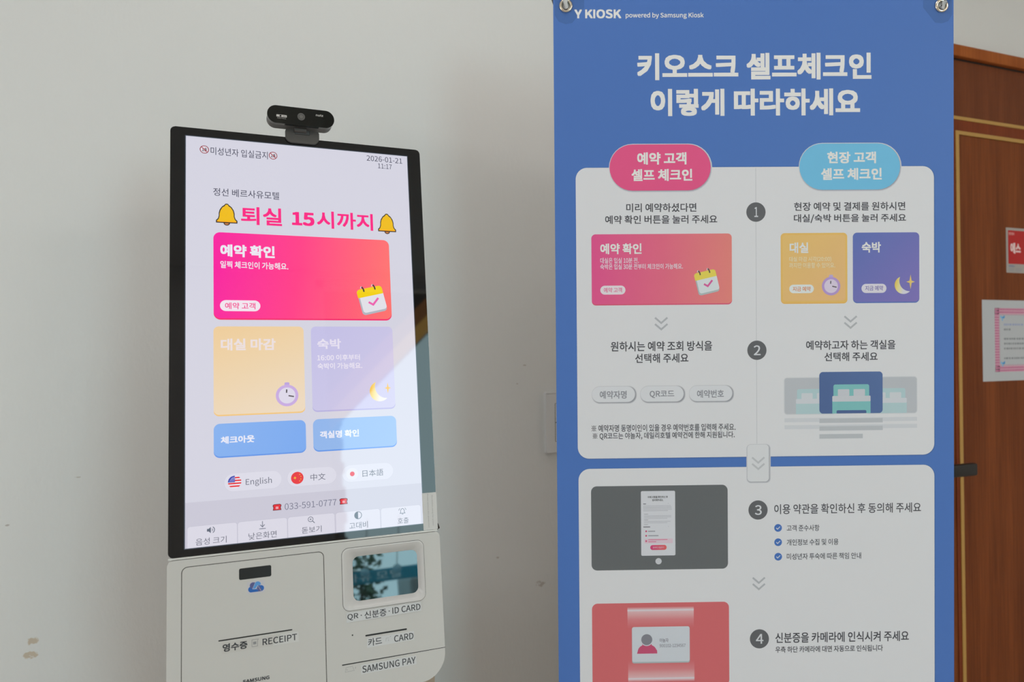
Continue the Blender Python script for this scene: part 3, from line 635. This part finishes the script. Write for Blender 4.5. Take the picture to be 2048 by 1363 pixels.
s = Sheet(); s.poly([(183.5, -164.7), (320.4, -164.5), (320.4, -163.8), (183.5, -163.3)], slot_m, 1); s.build('pay_seam', kroot, KL)
s = Sheet(); s.poly([(207.2, -179.2), (207.4, -167.6), (280, -168), (280, -179)], LW, 1); s.text('SAMSUNG PAY', 208.8, 279, -177.6, -169.2, dk, 2, 0.012)
s.stroke([(187.2, -173), (188.5, -167.6), (196.5, -167.4), (198.6, -172.8)], 0.3, gl, 2, True); s.disc(189.6, -170.6, 0.5, gl, 2); s.stroke([(200.2, -171), (200.4, -168.6)], 0.5, gl, 2); s.build('pay_label', kroot, KL)

# ------------------------------------------------------------------ webcam on the kiosk
wc = thing('webcam', (0.0758, -0.262, 1.5947), 0.02, 'small black webcam clipped on top of the kiosk screen', 'webcam')
gloss = pmat('gloss_black', (0.006, 0.007, 0.006), 0.09); wgrey = pmat('webcam_grey', (0.075, 0.07, 0.065), 0.42)
WH = 0.0
def wslab(name, P, y0, y1, m, par, bev): return slab(name, P, y0, y1, m, par, Matrix.Translation((0, 0, 0)), bev, 4)
WZ = 23.5
def cap(hw, hh, z): return rr(-hw, hw, z - hh, z + hh, hh, 14)
wslab('body', cap(44.0, 11.6, WZ), -8, 13, wgrey, wc, 2.0)
fp = wslab('face_plate', cap(44.4, 12.0, WZ), -13.5, -6, gloss, wc, 2.6)
s = Sheet(); s.disc(0, WZ, 5.0, pmat('lens_grey', (0.13, 0.125, 0.12), 0.35), 0); s.disc(0, WZ, 4.2, pmat('lens_rim', (0.10, 0.095, 0.092), 0.3), 0.5); s.disc(0, WZ, 2.2, pmat('lens_mid', (0.16, 0.15, 0.145), 0.3), 1); s.build('lens_cover', fp, Matrix.Translation((0, -0.01355, 0)))
s = Sheet(); lw = pmat('webcam_print', (0.6, 0.58, 0.56), 0.5)
s.text('nutz', 19.5, 29.5, WZ + 3.0, WZ + 6.0, lw, 0, 0.03); s.build('maker_lettering', fp, Matrix.Translation((0, -0.01355, 0))); s = Sheet()
s.rrect(-32.5, -19, WZ - 3.4, WZ - 0.3, 0.2, lw, 0); s.rrect(-28.3, -26, WZ - 3.0, WZ - 0.7, 0, gloss, 0.5); s.rrect(-24.5, -20, WZ - 2.2, WZ - 1.6, 0, gloss, 0.5); s.text('Auto Focus', -31.5, -20, WZ - 5.6, WZ - 4.2, lw, 0, 0.0)
s.build('face_print', fp, Matrix.Translation((0, -0.01355, 0))); 
for u, v in ((-30, WZ + 3.8), (29, WZ - 0.4)):
    s = Sheet(); s.rrect(u - 2, u + 2, v - .6, v + .6, .4, pmat('mic_hole', (0.001, 0.001, 0.001), 0.9), 0)
    s.build('microphone_hole', fp, Matrix.Translation((0, -0.01355, 0)))
tube('hinge', [(-0.008, 0.002, 0.0095), (0.008, 0.002, 0.0095)], 0.0042, wgrey, wc)
# clip: neck bridges over the top edge, lip hangs down the front of the leaning glass
CL = wc.matrix_basis.inverted() @ (Matrix.Translation(wc.location) @ Matrix.Rotation(0.02, 4, 'Z')).inverted() @ KM if False else (Matrix.Translation(wc.location) @ Matrix.Rotation(0.02, 4, 'Z')).inverted() @ KM
cg = pmat('clip_grey', (0.10, 0.095, 0.09), 0.45)
slab('clip_lip', rr4(126.2, 171.8, 534.0, 552.5, 9, 3, 3, 9), -3.6, -0.05, cg, wc, CL, 0.8, 2)
slab('clip_top', rr(128, 170, 542.3, 552.5, 2), -3.0, 52, cg, wc, CL, 0.8, 2)
s = Sheet(); s.rrect(139.0, 159.0, 546.0, 552.4, 0.2, pmat('clip_notch', (0.02, 0.02, 0.02), 0.5), 0); s.rrect(139.6, 158.4, 547.2, 552.4, 0.2, pmat('clip_hinge_plate', (0.13, 0.14, 0.145), 0.35), 0.5); s.build('clip_notch', wc, CL @ Matrix.Translation((0, -0.00365, 0)))

# ------------------------------------------------------------------ banner
BM = Matrix.Translation((0.43513, -0.32450, 1.3)) @ Matrix.Rotation(0.0168 - math.radians(21), 4, 'Z') @ Matrix.Rotation(0.0203, 4, 'X')
bloc = BM @ Vector((0.3, 0.03, -1.27)); bloc.z = 0
brz = 0.0168 - math.radians(21)
ban = thing('standing_banner', bloc, brz, 'tall blue standing banner with white Korean check-in instructions beside the kiosk', 'banner')
BL = (Matrix.Translation(bloc) @ Matrix.Rotation(brz, 4, 'Z')).inverted() @ BM
blue_i = ink('#4468a6', 0.5)
# cloth with the two eyelet holes left to the grommets
cl = slab('cloth', rr(0, 600, -1273, 527, 0), 0.05, 0.4, blue_i, ban, BL)
slab('cloth_back', rr(0.3, 599.7, -1272.7, 526.7, 0), 0.42, 0.8, pmat('banner_back', (0.82, 0.82, 0.81), 0.6), ban, BL)['label'] = 'white back of the banner'
BG = '#c5c5c6'; TD = ink('#434348'); TW = ink('#cfcdd3'); GR = ink('#a0a2a5'); DK = ink('#58595b')
s = Sheet(0); s.poly([(2, 490), (8, 480), (18, 476.5), (28, 478), (46, 500), (46, 527), (2, 527)], ink('#3d5f97', 0.5), 0.6); s.build('corner_patch', ban, BL)
s = Sheet(0); s.poly([(598, 490), (592, 480), (582, 476.5), (572, 478), (554, 500), (554, 527), (598, 527)], ink('#3d5f97', 0.5), 0.6); s.build('corner_patch', ban, BL)
s = Sheet(0); s.text('Y KIOSK', 31.4, 101.1, 484.7, 498.1, TW, 2, 0.045); s.text('powered by Samsung Kiosk', 107.6, 224, 483.8, 493.3, TW, 2, 0.016); s.build('brand_line', ban, BL)
s = Sheet(0)
s.text('키오스크', 124.2, 275.5, 393.3, 433.1, TW, 2, 0.036); s.text('셀프체크인', 287.7, 475.7, 393.5, 433.3, TW, 2, 0.036)
s.text('이렇게', 143.8, 254.4, 340, 380.3, TW, 2, 0.036); s.text('따라하세요', 268.6, 458.4, 340.2, 380.3, TW, 2, 0.036); s.build('headline', ban, BL)
# panels
def panel(name, u0, u1, v0, v1, r):
    s = Sheet(0); s.soft(u0 + .4, u1 + .8, v0 - .8, v1, r, 1.4, '#3f5a8a', '#4468a6', 0.8, 4); s.rrect(u0, u1, v0, v1, r, ink(BG), 2); return s.build(name, ban, BL)
p1 = panel('upper_panel', 31.3, 569.9, -169.5, 263.9, 17)
s = Sheet(0); s.rrect(300.5, 301.1, -150, 263, 0, ink('#a8a9ac'), 2.6); s.build('divider_line', p1)
def pill(name, par, u0, u1, v0, v1, c, lines):
    s = Sheet(0); s.soft(u0 + .6, u1 + .6, v0 - 1.0, v1 - .6, 34, 1.6, '#8f8f98', '#bdbdc0', 3, 4); s.rrect(u0, u1, v0, v1, 40, ink(c), 4)
    for t, b in lines: s.text(t, *b, TW, 5, 0.034)
    s.build(name, par)
pill('pink_badge', p1, 81.9, 233.3, 229.6, 298.1, '#cd4e7a', [('예약 고객', (123.3, 197, 268.1, 286.4)), ('셀프 체크인', (114.7, 205.6, 243.7, 261.6))])
pill('sky_blue_badge', p1, 366.5, 518.6, 229.3, 298.2, '#67aacf', [('현장 고객', (408.5, 482.1, 268.5, 286)), ('셀프 체크인', (399.1, 490.8, 243.8, 261.6))])
def para(name, par, lines, m=TD, bold=0.015):
    s = Sheet(0)
    for t, b in lines: s.text(t, *b, m, 3, bold)
    s.build(name, par)
para('instruction_text', p1, [('미리 예약하셨다면', (106.5, 211.4, 197.7, 210.7)), ('예약 확인 버튼을 눌러 주세요', (74.8, 242.7, 180.3, 193.0))])
para('instruction_text', p1, [('현장 예약 및 결제를 원하시면', (358.3, 526.2, 198.1, 210.8)), ('대실/숙박 버튼을 눌러 주세요', (358.0, 527.5, 179.8, 193.0))])
def badge(par, cu, cv, t, w):
    s = Sheet(0); s.disc(cu, cv, 14.5, DK, 3); s.text(t, cu - w / 2 + (0.4), cu + w / 2 + .4, cv - 7.4, cv + 7.4, ink('#c0c1c3'), 4, 0.012); s.build('step_number', par)
badge(p1, 300.9, 196.7, '1', 5.6); badge(p1, 301.4, -9.8, '2', 10.2)
def chev(s, cu, cv, w, h, m, lay=3):
    for dv in (h * 0.25, -h * 0.25): s.stroke([(cu - w / 2, cv + dv + h * 0.22), (cu, cv + dv - h * 0.2), (cu + w / 2, cv + dv + h * 0.22)], 2.7, m, lay)
for par, cu, cv in ((p1, 157.7, 31.3), (p1, 443.1, 31)):
    s = Sheet(0); chev(s, cu, cv, 18.6, 19, GR); s.build('double_chevron', par)
# printed booking picture
s = Sheet(0); s.rrect(54, 264.3, 59.2, 150, 6.2, ink('#c4506c'), 3)
s.rrect(54, 264.3, 61, 165.1, 6.2, grad('print_pink', [(0, '#cb4c80'), (0.5, '#cd6078'), (1, '#d27870')], (54, 120), (264, 105)), 3.5)
s.text('예약 확인', 67.2, 129, 135.4, 151.4, TW, 5, 0.03); s.text('대실은 입실 10분 전.', 67.1, 124.7, 121.7, 130.1, ink('#d8c2cc'), 5, 0.015); s.text('숙박은 입실 30분 전부터 체크인이 가능해요.', 67, 190.7, 112.6, 120.9, ink('#d8c2cc'), 5, 0.015)
s.rrect(66.8, 104.4, 75.3, 88.6, 6.6, ink('#cfc6cf'), 5); s.text('예약 고객', 72, 99.2, 78.4, 85.7, ink('#cb5a86'), 6, 0.012)
INKC = {'#efcd10': '#d2be50', '#aeb2bc': '#9fa9aa', '#dedde4': '#c2c8ca', '#3a3036': '#4a4a44', '#d8d4d8': '#c8c4c8', '#e861ac': '#c0558c'}
calendar(s, Icon(205.5, 75.5, 37.5, 34, 13, 0.95), lambda c: ink(INKC[c]), 5)
s.build('booking_picture', p1)
s = Sheet(0); s.rrect(337.9, 438.4, 59.2, 150, 6, ink('#d8a052'), 3); s.rrect(337.9, 438.4, 60.6, 165, 6, ink('#dba85c'), 3.3); s.rrect(341, 435.3, 63.5, 162, 4.5, grad('print_sand', [(0, '#d6ab66'), (1, '#d0a672')], (340, 160), (436, 62)), 3.6)
s.text('대실', 351.3, 379.5, 135, 151, ink('#c9cad0'), 5, 0.03); s.text('대실 마감 시각(20:00)', 350.7, 414.1, 121.5, 129.6, ink('#d6c3a2'), 5, 0.012); s.text('까지만 이용할 수 있어요.', 350.6, 419.9, 112.6, 120.7, ink('#d6c3a2'), 5, 0.012)
s.rrect(350.5, 387.6, 75.1, 87.9, 6.3, ink('#c8ccd2'), 5); s.text('지금 예약', 355.8, 382.9, 77.9, 85, ink('#c47a4a'), 6, 0.016)
CK = {'#b9a0da': '#a898c0', '#4a444c': '#4c4854', '#5a545c': '#544e58', '#a389bb': '#a389bb', '#c4b9cb': '#c4b9cb'}
clock(s, 413.7, 85.3, 13.9, lambda c: ink(CK[c]), 5); s.build('day_use_picture', p1)
s = Sheet(0); s.rrect(446.8, 547.4, 59.4, 150, 6.5, ink('#4c66a2'), 3); s.rrect(446.8, 547.4, 61, 165, 6.5, grad('print_violet', [(0, '#5668a4'), (1, '#7468a6')], (447, 165), (547, 61)), 3.5)
s.text('숙박', 460.2, 489.3, 135, 151, TW, 5, 0.03); s.rrect(459.7, 497.5, 74.5, 88.2, 6.8, ink('#c6c2d0'), 5); s.text('지금 예약', 465.3, 492.5, 78, 85.4, ink('#6c609c'), 6, 0.012)
moon(s, 523.4, 86.0, 13.4, ink, 'print_moon', [(0, '#d2b23e'), (0.5, '#cdc48c'), (1, '#c4c2c8')], 5); star(s, 534.1, 90.8, 6.6, 11.0, ink('#d8b468'), 5); s.build('stay_picture', p1)
para('instruction_text', p1, [('원하시는 예약 조회 방식을', (81.8, 234.1, -9.7, 5.1)), ('선택해 주세요', (118.3, 198.2, -27.2, -13.3))], bold=0.016)
para('instruction_text', p1, [('예약하고자 하는 객실을', (375.7, 511, -10.1, 3.9)), ('선택해 주세요', (403.4, 484, -27.4, -14))], bold=0.016)
for u0, u1, t, b in ((52.8, 117.9, '예약자명', (64.8, 105, -80.1, -68.3)), (125.4, 191, 'QR코드', (139.7, 176.6, -79.8, -69)), (198.7, 264.2, '예약번호', (210.8, 251.2, -80.2, -68.5))):
    s = Sheet(0); s.soft(u0 + 1.2, u1 + 1.4, -86.6, -62.4, 11, 1.8, '#85868c', BG, 2.6, 5); s.rrect(u0, u1, -85.5, -61.8, 12, ink('#b6b7ba'), 4); s.rrect(u0 + .6, u1 - .6, -84.9, -62.2, 11.6, ink('#c2c3c5'), 4.5); s.text(t, *b, ink('#7d7e84'), 5.5, 0.018); s.build('grey_pill', p1)
para('footnote', p1, [('※ 예약자명 동명이인이 있을 경우 예약번호를 입력해 주세요.', (52.4, 268.6, -129.8, -119.1)), ('※ QR코드는 야놀자, 데일리호텔 예약건에 한해 지원됩니다.', (54, 267.2, -141.8, -130.9))], ink('#47474c'), 0.014)
# printed bedrooms
def bed(s, u0, u1, vb, h, body, sheet, pilw, lay, hole=None):
    w = u1 - u0; f = lambda a, b: (u0 + a * w, vb + b * h)
    def r_(a0, a1, b0, b1, r, m, l): s.rrect(u0 + a0 * w, u0 + a1 * w, vb + b0 * h, vb + b1 * h, r, m, l)
    r_(0.03, 0.965, 0.40, 1.0, 3, body, lay); r_(0.145, 0.445, 0.60, 0.835, 1.2, pilw, lay + .4); r_(0.555, 0.855, 0.60, 0.835, 1.2, pilw, lay + .4)
    r_(0, 1, 0.0, 0.45, 0.3, body, lay + .2); r_(0.0, 1.0, 0.41, 0.605, 1.4, sheet, lay + .6)
    if hole: s.poly(rr4(u0 + 0.11 * w, u0 + 0.89 * w, vb, vb + 0.11 * h, 0.05, 2, 2, 0.05), hole, lay + .6)
for k, (u0, u1, a, b) in enumerate(((342.7, 420, 360, 417), (467, 543.3, 470, 528))):
    s = Sheet(0); s.soft(u0, u1, -106.2, -52, 4, 1.6, '#a7aaae', BG, 2.6, 5); bed(s, a, b, -106.2, 37.5, ink('#9fb6b8'), ink('#b9bcc0'), ink('#b8bcbf'), 3.6)
    s.build('faded_bedroom_picture', p1)
s = Sheet(0)
for v in (-118.4, -128.9): s.rrect(342.6, 543.7, v, v + 6, 0.5, ink('#b9bbbe'), 2.6)
for v, u in ((-119.8, 491.3), (-131.4, 491.3), (-143.4, 460.9)): s.soft(395.6, u, v, v + 6.2, 0.2, 0.5, '#a7aaad', '#b6b8bb', 2.9, 3)
s.build('text_bars', p1)
s = Sheet(0); s.rrect(395.4, 491.4, -106, -43.4, 5.5, grad('print_navy', [(0, '#475c86'), (1, '#4e6590')], (400, -100), (490, -45)), 4.6); bed(s, 415, 473, -106, 43.6, ink('#72aaa9'), ink('#b4b6ba'), ink('#b2b4b9'), 5, ink('#465a84')); s.build('bedroom_picture', p1)

p2 = panel('lower_panel', 32.0, 570, -790, -184.8, 17)
s = Sheet(0); s.soft(286.6, 319.6, -207.6, -152.4, 5, 1.8, '#8d8e94', '#b6b7ba', 3, 5); s.rrect(286.1, 318.7, -207, -151.4, 5.5, ink('#c3c4c5'), 5); chev(s, 302.6, -179.6, 18.6, 19, ink('#acaeb0'), 6); s.build('chevron_tab', p2)
s = Sheet(0); s.rrect(50.6, 256.2, -337.6, -211.1, 8.5, ink('#5b5e5f'), 3); s.disc(151.4, -324.9, 4.7, ink('#b8b9bc'), 4)
s.rrect(125.4, 176.9, -316.4, -219.2, 2, ink('#bfc0c4'), 4)
s.text('아래 사항을 확인하신 후', 135.7, 165.9, -230, -226.6, DK, 5, 0.03); s.text('동의해주세요.', 142.3, 159.1, -234.6, -231.2, DK, 5, 0.03)
ph = ink('#8a8b92'); lt = ink('#a3a4aa')
def lines(u0, u1, v, n, m, dv=2.0, w=0.7):
    for k in range(n): s.rrect(u0, u1 - (6 if k == n - 1 else random.uniform(0, 1.5)), v - k * dv - w, v - k * dv, 0, m, 5)
lines(128.8, 139, -237.8, 1, ink('#74757c'), w=1.4); lines(128.8, 172, -241, 5, lt, 1.9); lines(130, 142, -253.6, 1, ph); lines(130, 171, -256, 3, lt); lines(130, 142, -262.2, 1, ph); lines(130, 171, -264.6, 2, lt); lines(130, 142, -269.2, 1, ph)
lines(128.8, 145, -272.3, 1, ink('#74757c'), w=1.6)
lines(167, 172, -237.6, 1, lt); lines(167, 172, -272.3, 1, lt)
for v in (-279.6, -286.4, -294.4): s.disc(133, v, 1.35, ink('#b84a6c'), 5)
lines(136, 152.5, -278.9, 1, ph, w=1.5); lines(136, 157.5, -285.6, 1, ph, w=1.5)
s.rrect(130.4, 173, -298, -291, 1, ink('#c4b0ba'), 4.6); lines(136, 171, -291.8, 1, ink('#bf5f80'), w=1.0); lines(136, 154, -294.8, 1, ink('#bf5f80'), w=1.0)
s.rrect(139, 163.7, -307.9, -300.4, 3.6, grad('print_button', [(0, '#bd3f70'), (1, '#c85c58')], (139, -304), (164, -304)), 5); s.text('동의하고 입실하기', 143, 159.6, -305.6, -302.8, ink('#d4a8b4'), 6, 0.02)
s.build('terms_picture', p2)
s = Sheet(0); s.rrect(50.7, 257.3, -514, -387.5, 8.5, ink('#bd5f62'), 3)
gcol = [(0, '#bd5f62'), (0.08, '#c49497'), (0.16, '#c6c2c6'), (0.22, '#c8a2a4'), (0.6, '#c27679'), (1, '#bd5f62')]
s.rrect(104, 204, -426, -393.5, 0, grad('print_scan_top', gcol, (104, -393.5), (104, -426)), 3.6); s.rrect(104.5, 204.5, -507, -474.5, 0, grad('print_scan_bottom', gcol, (104, -507), (104, -474.5)), 3.6)
s.soft(110.7, 197.5, -478.4, -424.2, 3, 0.6, '#9aa6a8', '#b07074', 4, 3); s.rrect(110.7, 197.5, -476.4, -423.6, 3, ink('#b9bdc2'), 5)
s.disc(132.8, -442.9, 8.3, ink('#77777e'), 6); s.poly([(118, -464), (148.6, -464)] + [(148.6 - 0.2 * k, -464 + 2.2 * k) for k in (1, 2)] + arc(136.6, -462, 11.2, 25, 70, 6) + arc(132.8, -442.9, 9.6, -42, -138, 10) + arc(130.0, -462, 11.2, 110, 155, 6), ink('#b14a68'), 6)
s.text('야놀자', 152.1, 165.6, -447.4, -441.2, ink('#7a7a84'), 6, 0.016); s.text('900102-1234567', 152.1, 191.3, -454.8, -449.9, ink('#82828a'), 6, 0.016)
s.build('id_scan_picture', p2)
badge(p2, 302, -249.9, '3', 10.4); badge(p2, 303.2, -444.6, '4', 11.4)
para('instruction_text', p2, [('이용 약관을 확인하신 후 동의해 주세요', (326.5, 549.5, -256.6, -241.5))], bold=0.01)
for v, t, b in ((-277.3, '고객 준수사항', (345.4, 394.9, -282.6, -273.1)), (-298.9, '개인정보 수집 및 이용', (345.3, 423.7, -304.2, -294.6)), (-320.8, '미성년자 투숙에 따른 책임 안내', (345.2, 458.2, -325.6, -316))):
    s = Sheet(0); s.disc(332.2, v, 5.8, ink('#3f66a6'), 3); s.stroke([(329.4, v + .1), (331.4, v - 1.9), (335.2, v + 1.9)], 1.3, ink('#b8bcc6'), 4); s.text(t, *b, ink('#4a4b50'), 3, 0.012); s.build('checklist_line', p2)
s = Sheet(0); chev(s, 302.7, -360.9, 18.4, 19, GR); s.build('double_chevron', p2)
para('instruction_text', p2, [('신분증을 카메라에 인식시켜 주세요', (327.5, 530.6, -451.5, -435.8)), ('우측 하단 카메라에 대면 자동으로 인식됩니다', (327.4, 490.9, -466.2, -456.6))], bold=0.016)

# eyelets, cords, stand
chrome = pmat('brass_chrome', (0.78, 0.70, 0.58), 0.18, metal=1.0); hole = pmat('eyelet_hole', (0.42, 0.43, 0.42), 0.7)
cordm = pmat('white_cord', (0.70, 0.72, 0.72), 0.6)
for cu, cv, P in ((18.7, 503.5, [(18.2, 5, 505), (18.2, -3, 500.5), (17.8, -4.5, 508), (17.3, -4, 520), (17, 0, 534), (17, 18, 540)]), (581.5, 502.8, [(581, 5, 503), (581.6, -3, 499.5), (584, -4.5, 506), (588, -4, 514), (594, 0, 527), (600, 18, 540)])):
    bm = bmesh.new(); N1, N2 = 40, 12
    R = [[bm.verts.new(((cu + (7.6 + 2.5 * math.cos(b)) * math.cos(a)) / 1000, (-0.4 - 1.9 * math.sin(b)) / 1000, (cv + (7.6 + 2.5 * math.cos(b)) * math.sin(a)) / 1000)) for b in [2 * math.pi * j / N2 for j in range(N2)]] for a in [2 * math.pi * i / N1 for i in range(N1)]]
    for i in range(N1):
        for j in range(N2): bm.faces.new((R[i][j], R[(i + 1) % N1][j], R[(i + 1) % N1][(j + 1) % N2], R[i][(j + 1) % N2]))
    gm = bm_obj('grommet', bm, chrome, ban, BL, 60)
    sh2 = Sheet(0); sh2.disc(cu, cv, 6.2, hole, 3); sh2.build('eyelet_opening', gm)
    tube('tie_cord', [(a / 1000, b / 1000, c / 1000) for a, b, c in P], 0.0038, cordm, ban, BL)
stm = pmat('stand_grey', (0.10, 0.10, 0.11), 0.4)
tube('stand_pole', [(0, 0.05, 0.0), (0, 0.02, 1.0)], 0.009, stm, ban)
for sx in (-1, 1):
    tube('stand_arm', [(0, 0.03, 1.0), (sx * 0.297, -0.015, 1.845)], 0.004, stm, ban); tube('stand_arm', [(0, 0.03, 0.9), (sx * 0.28, 0.006, 0.035)], 0.004, stm, ban)
bm = bmesh.new(); add_box(bm, -0.25, 0.25, 0.03, 0.07, 0, 0.015, 0.003); add_box(bm, -0.02, 0.02, 0.01, 0.16, 0, 0.015, 0.003)
bm_obj('stand_foot', bm, stm, ban, None, 40)

# ------------------------------------------------------------------ outside the entrance, seen only in the reflections
struct(box('ground', -8, 10, -14, Y0 - 0.1, -0.12, -0.02, pmat('street_paving', (0.30, 0.31, 0.31), 0.8)))
pil = thing('sky_block_pillar', (0.46, -4.25, -0.02), 0, 'added brown brick pillar blocking part of the sky outside the glass entrance', 'pillar')  # added to block part of the sky behind the entrance
bm = bmesh.new()
for k in range(33):
    for q in range(2):
        x = -0.25 + q * 0.25 + (0.0 if k % 2 else 0.06); add_box(bm, x, x + 0.235, -0.15, 0.15, k * 0.08, k * 0.08 + 0.072, 0.003, 1)
bm_obj('brickwork', bm, pmat('brown_brick', (0.34, 0.20, 0.13), 0.85), pil)
box('mortar', -0.24, 0.28, -0.14, 0.14, 0, 2.64, pmat('mortar', (0.40, 0.38, 0.35), 0.9), pil)
sb = thing('shrub', (0.96, -4.85, -0.02), 0, 'small green shrub outside the glass entrance', 'shrub')
bm = bmesh.new()
for k in range(420):
    a, t, h_ = random.uniform(0, 6.28), random.uniform(0.02, 0.16), random.uniform(0.25, 1.08)
    M_ = Matrix.Translation((t * math.cos(a), t * math.sin(a), h_)) @ Euler((random.uniform(-1, 1), random.uniform(-1, 1), a)).to_matrix().to_4x4()
    bm.faces.new([bm.verts.new(M_ @ Vector(p)) for p in ((0, 0, 0), (0.02, 0.03, 0.004), (0, 0.075, 0), (-0.02, 0.03, 0.004))])
bm_obj('foliage', bm, pmat('leaf_green', (0.05, 0.15, 0.06), 0.6), sb)
tube('trunk', [(0, 0, 0), (0, 0, 0.9)], 0.012, pmat('bark', (0.12, 0.08, 0.05), 0.9), sb)
pt_ = thing('planter', (1.34, -4.2, -0.02), 0, 'pale frosted planter box outside the glass entrance', 'planter')
bm = bmesh.new(); add_box(bm, -0.22, 0.22, -0.2, 0.2, 0, 0.9, 0.03, 3); bm_obj('planter_box', bm, pmat('frosted_white', (0.62, 0.74, 0.78), 0.4), pt_, None, 40)
aw = thing('streak_sheet', (0.98, -3.95, 2.05), 0, 'added sloped orange sheet that makes the streak in the kiosk reflections', 'streak_sheet')  # added sheet, there only for the orange streak in the kiosk glass
def strip(name, d0, d1, m):                            # d0, d1: distance above the lower edge
    a, b, nx, nz = (-0.53, -0.41), (0.72, 0.78), -0.69, 0.725
    mesh_obj(name, [(a[0] + nx * d0, d0 * 0.3, a[1] + nz * d0), (b[0] + nx * d0, d0 * 0.3, b[1] + nz * d0), (b[0] + nx * d1, d1 * 0.3, b[1] + nz * d1), (a[0] + nx * d1, d1 * 0.3, a[1] + nz * d1)], [(0, 1, 2, 3)], [m], None, aw)
strip('streak_edge', 0, 0.09, orange); strip('streak_band', 0.09, 0.18, film('streak_rust', (0.40, 0.12, 0.03))); strip('streak_dark', 0.18, 0.75, film('streak_brown', (0.05, 0.03, 0.02)))  # the streak's fading brightness is put into three strip colours
tube('streak_rod', [(-0.55, 0, -0.43), (0.74, 0, 0.80)], 0.006, alu, aw)
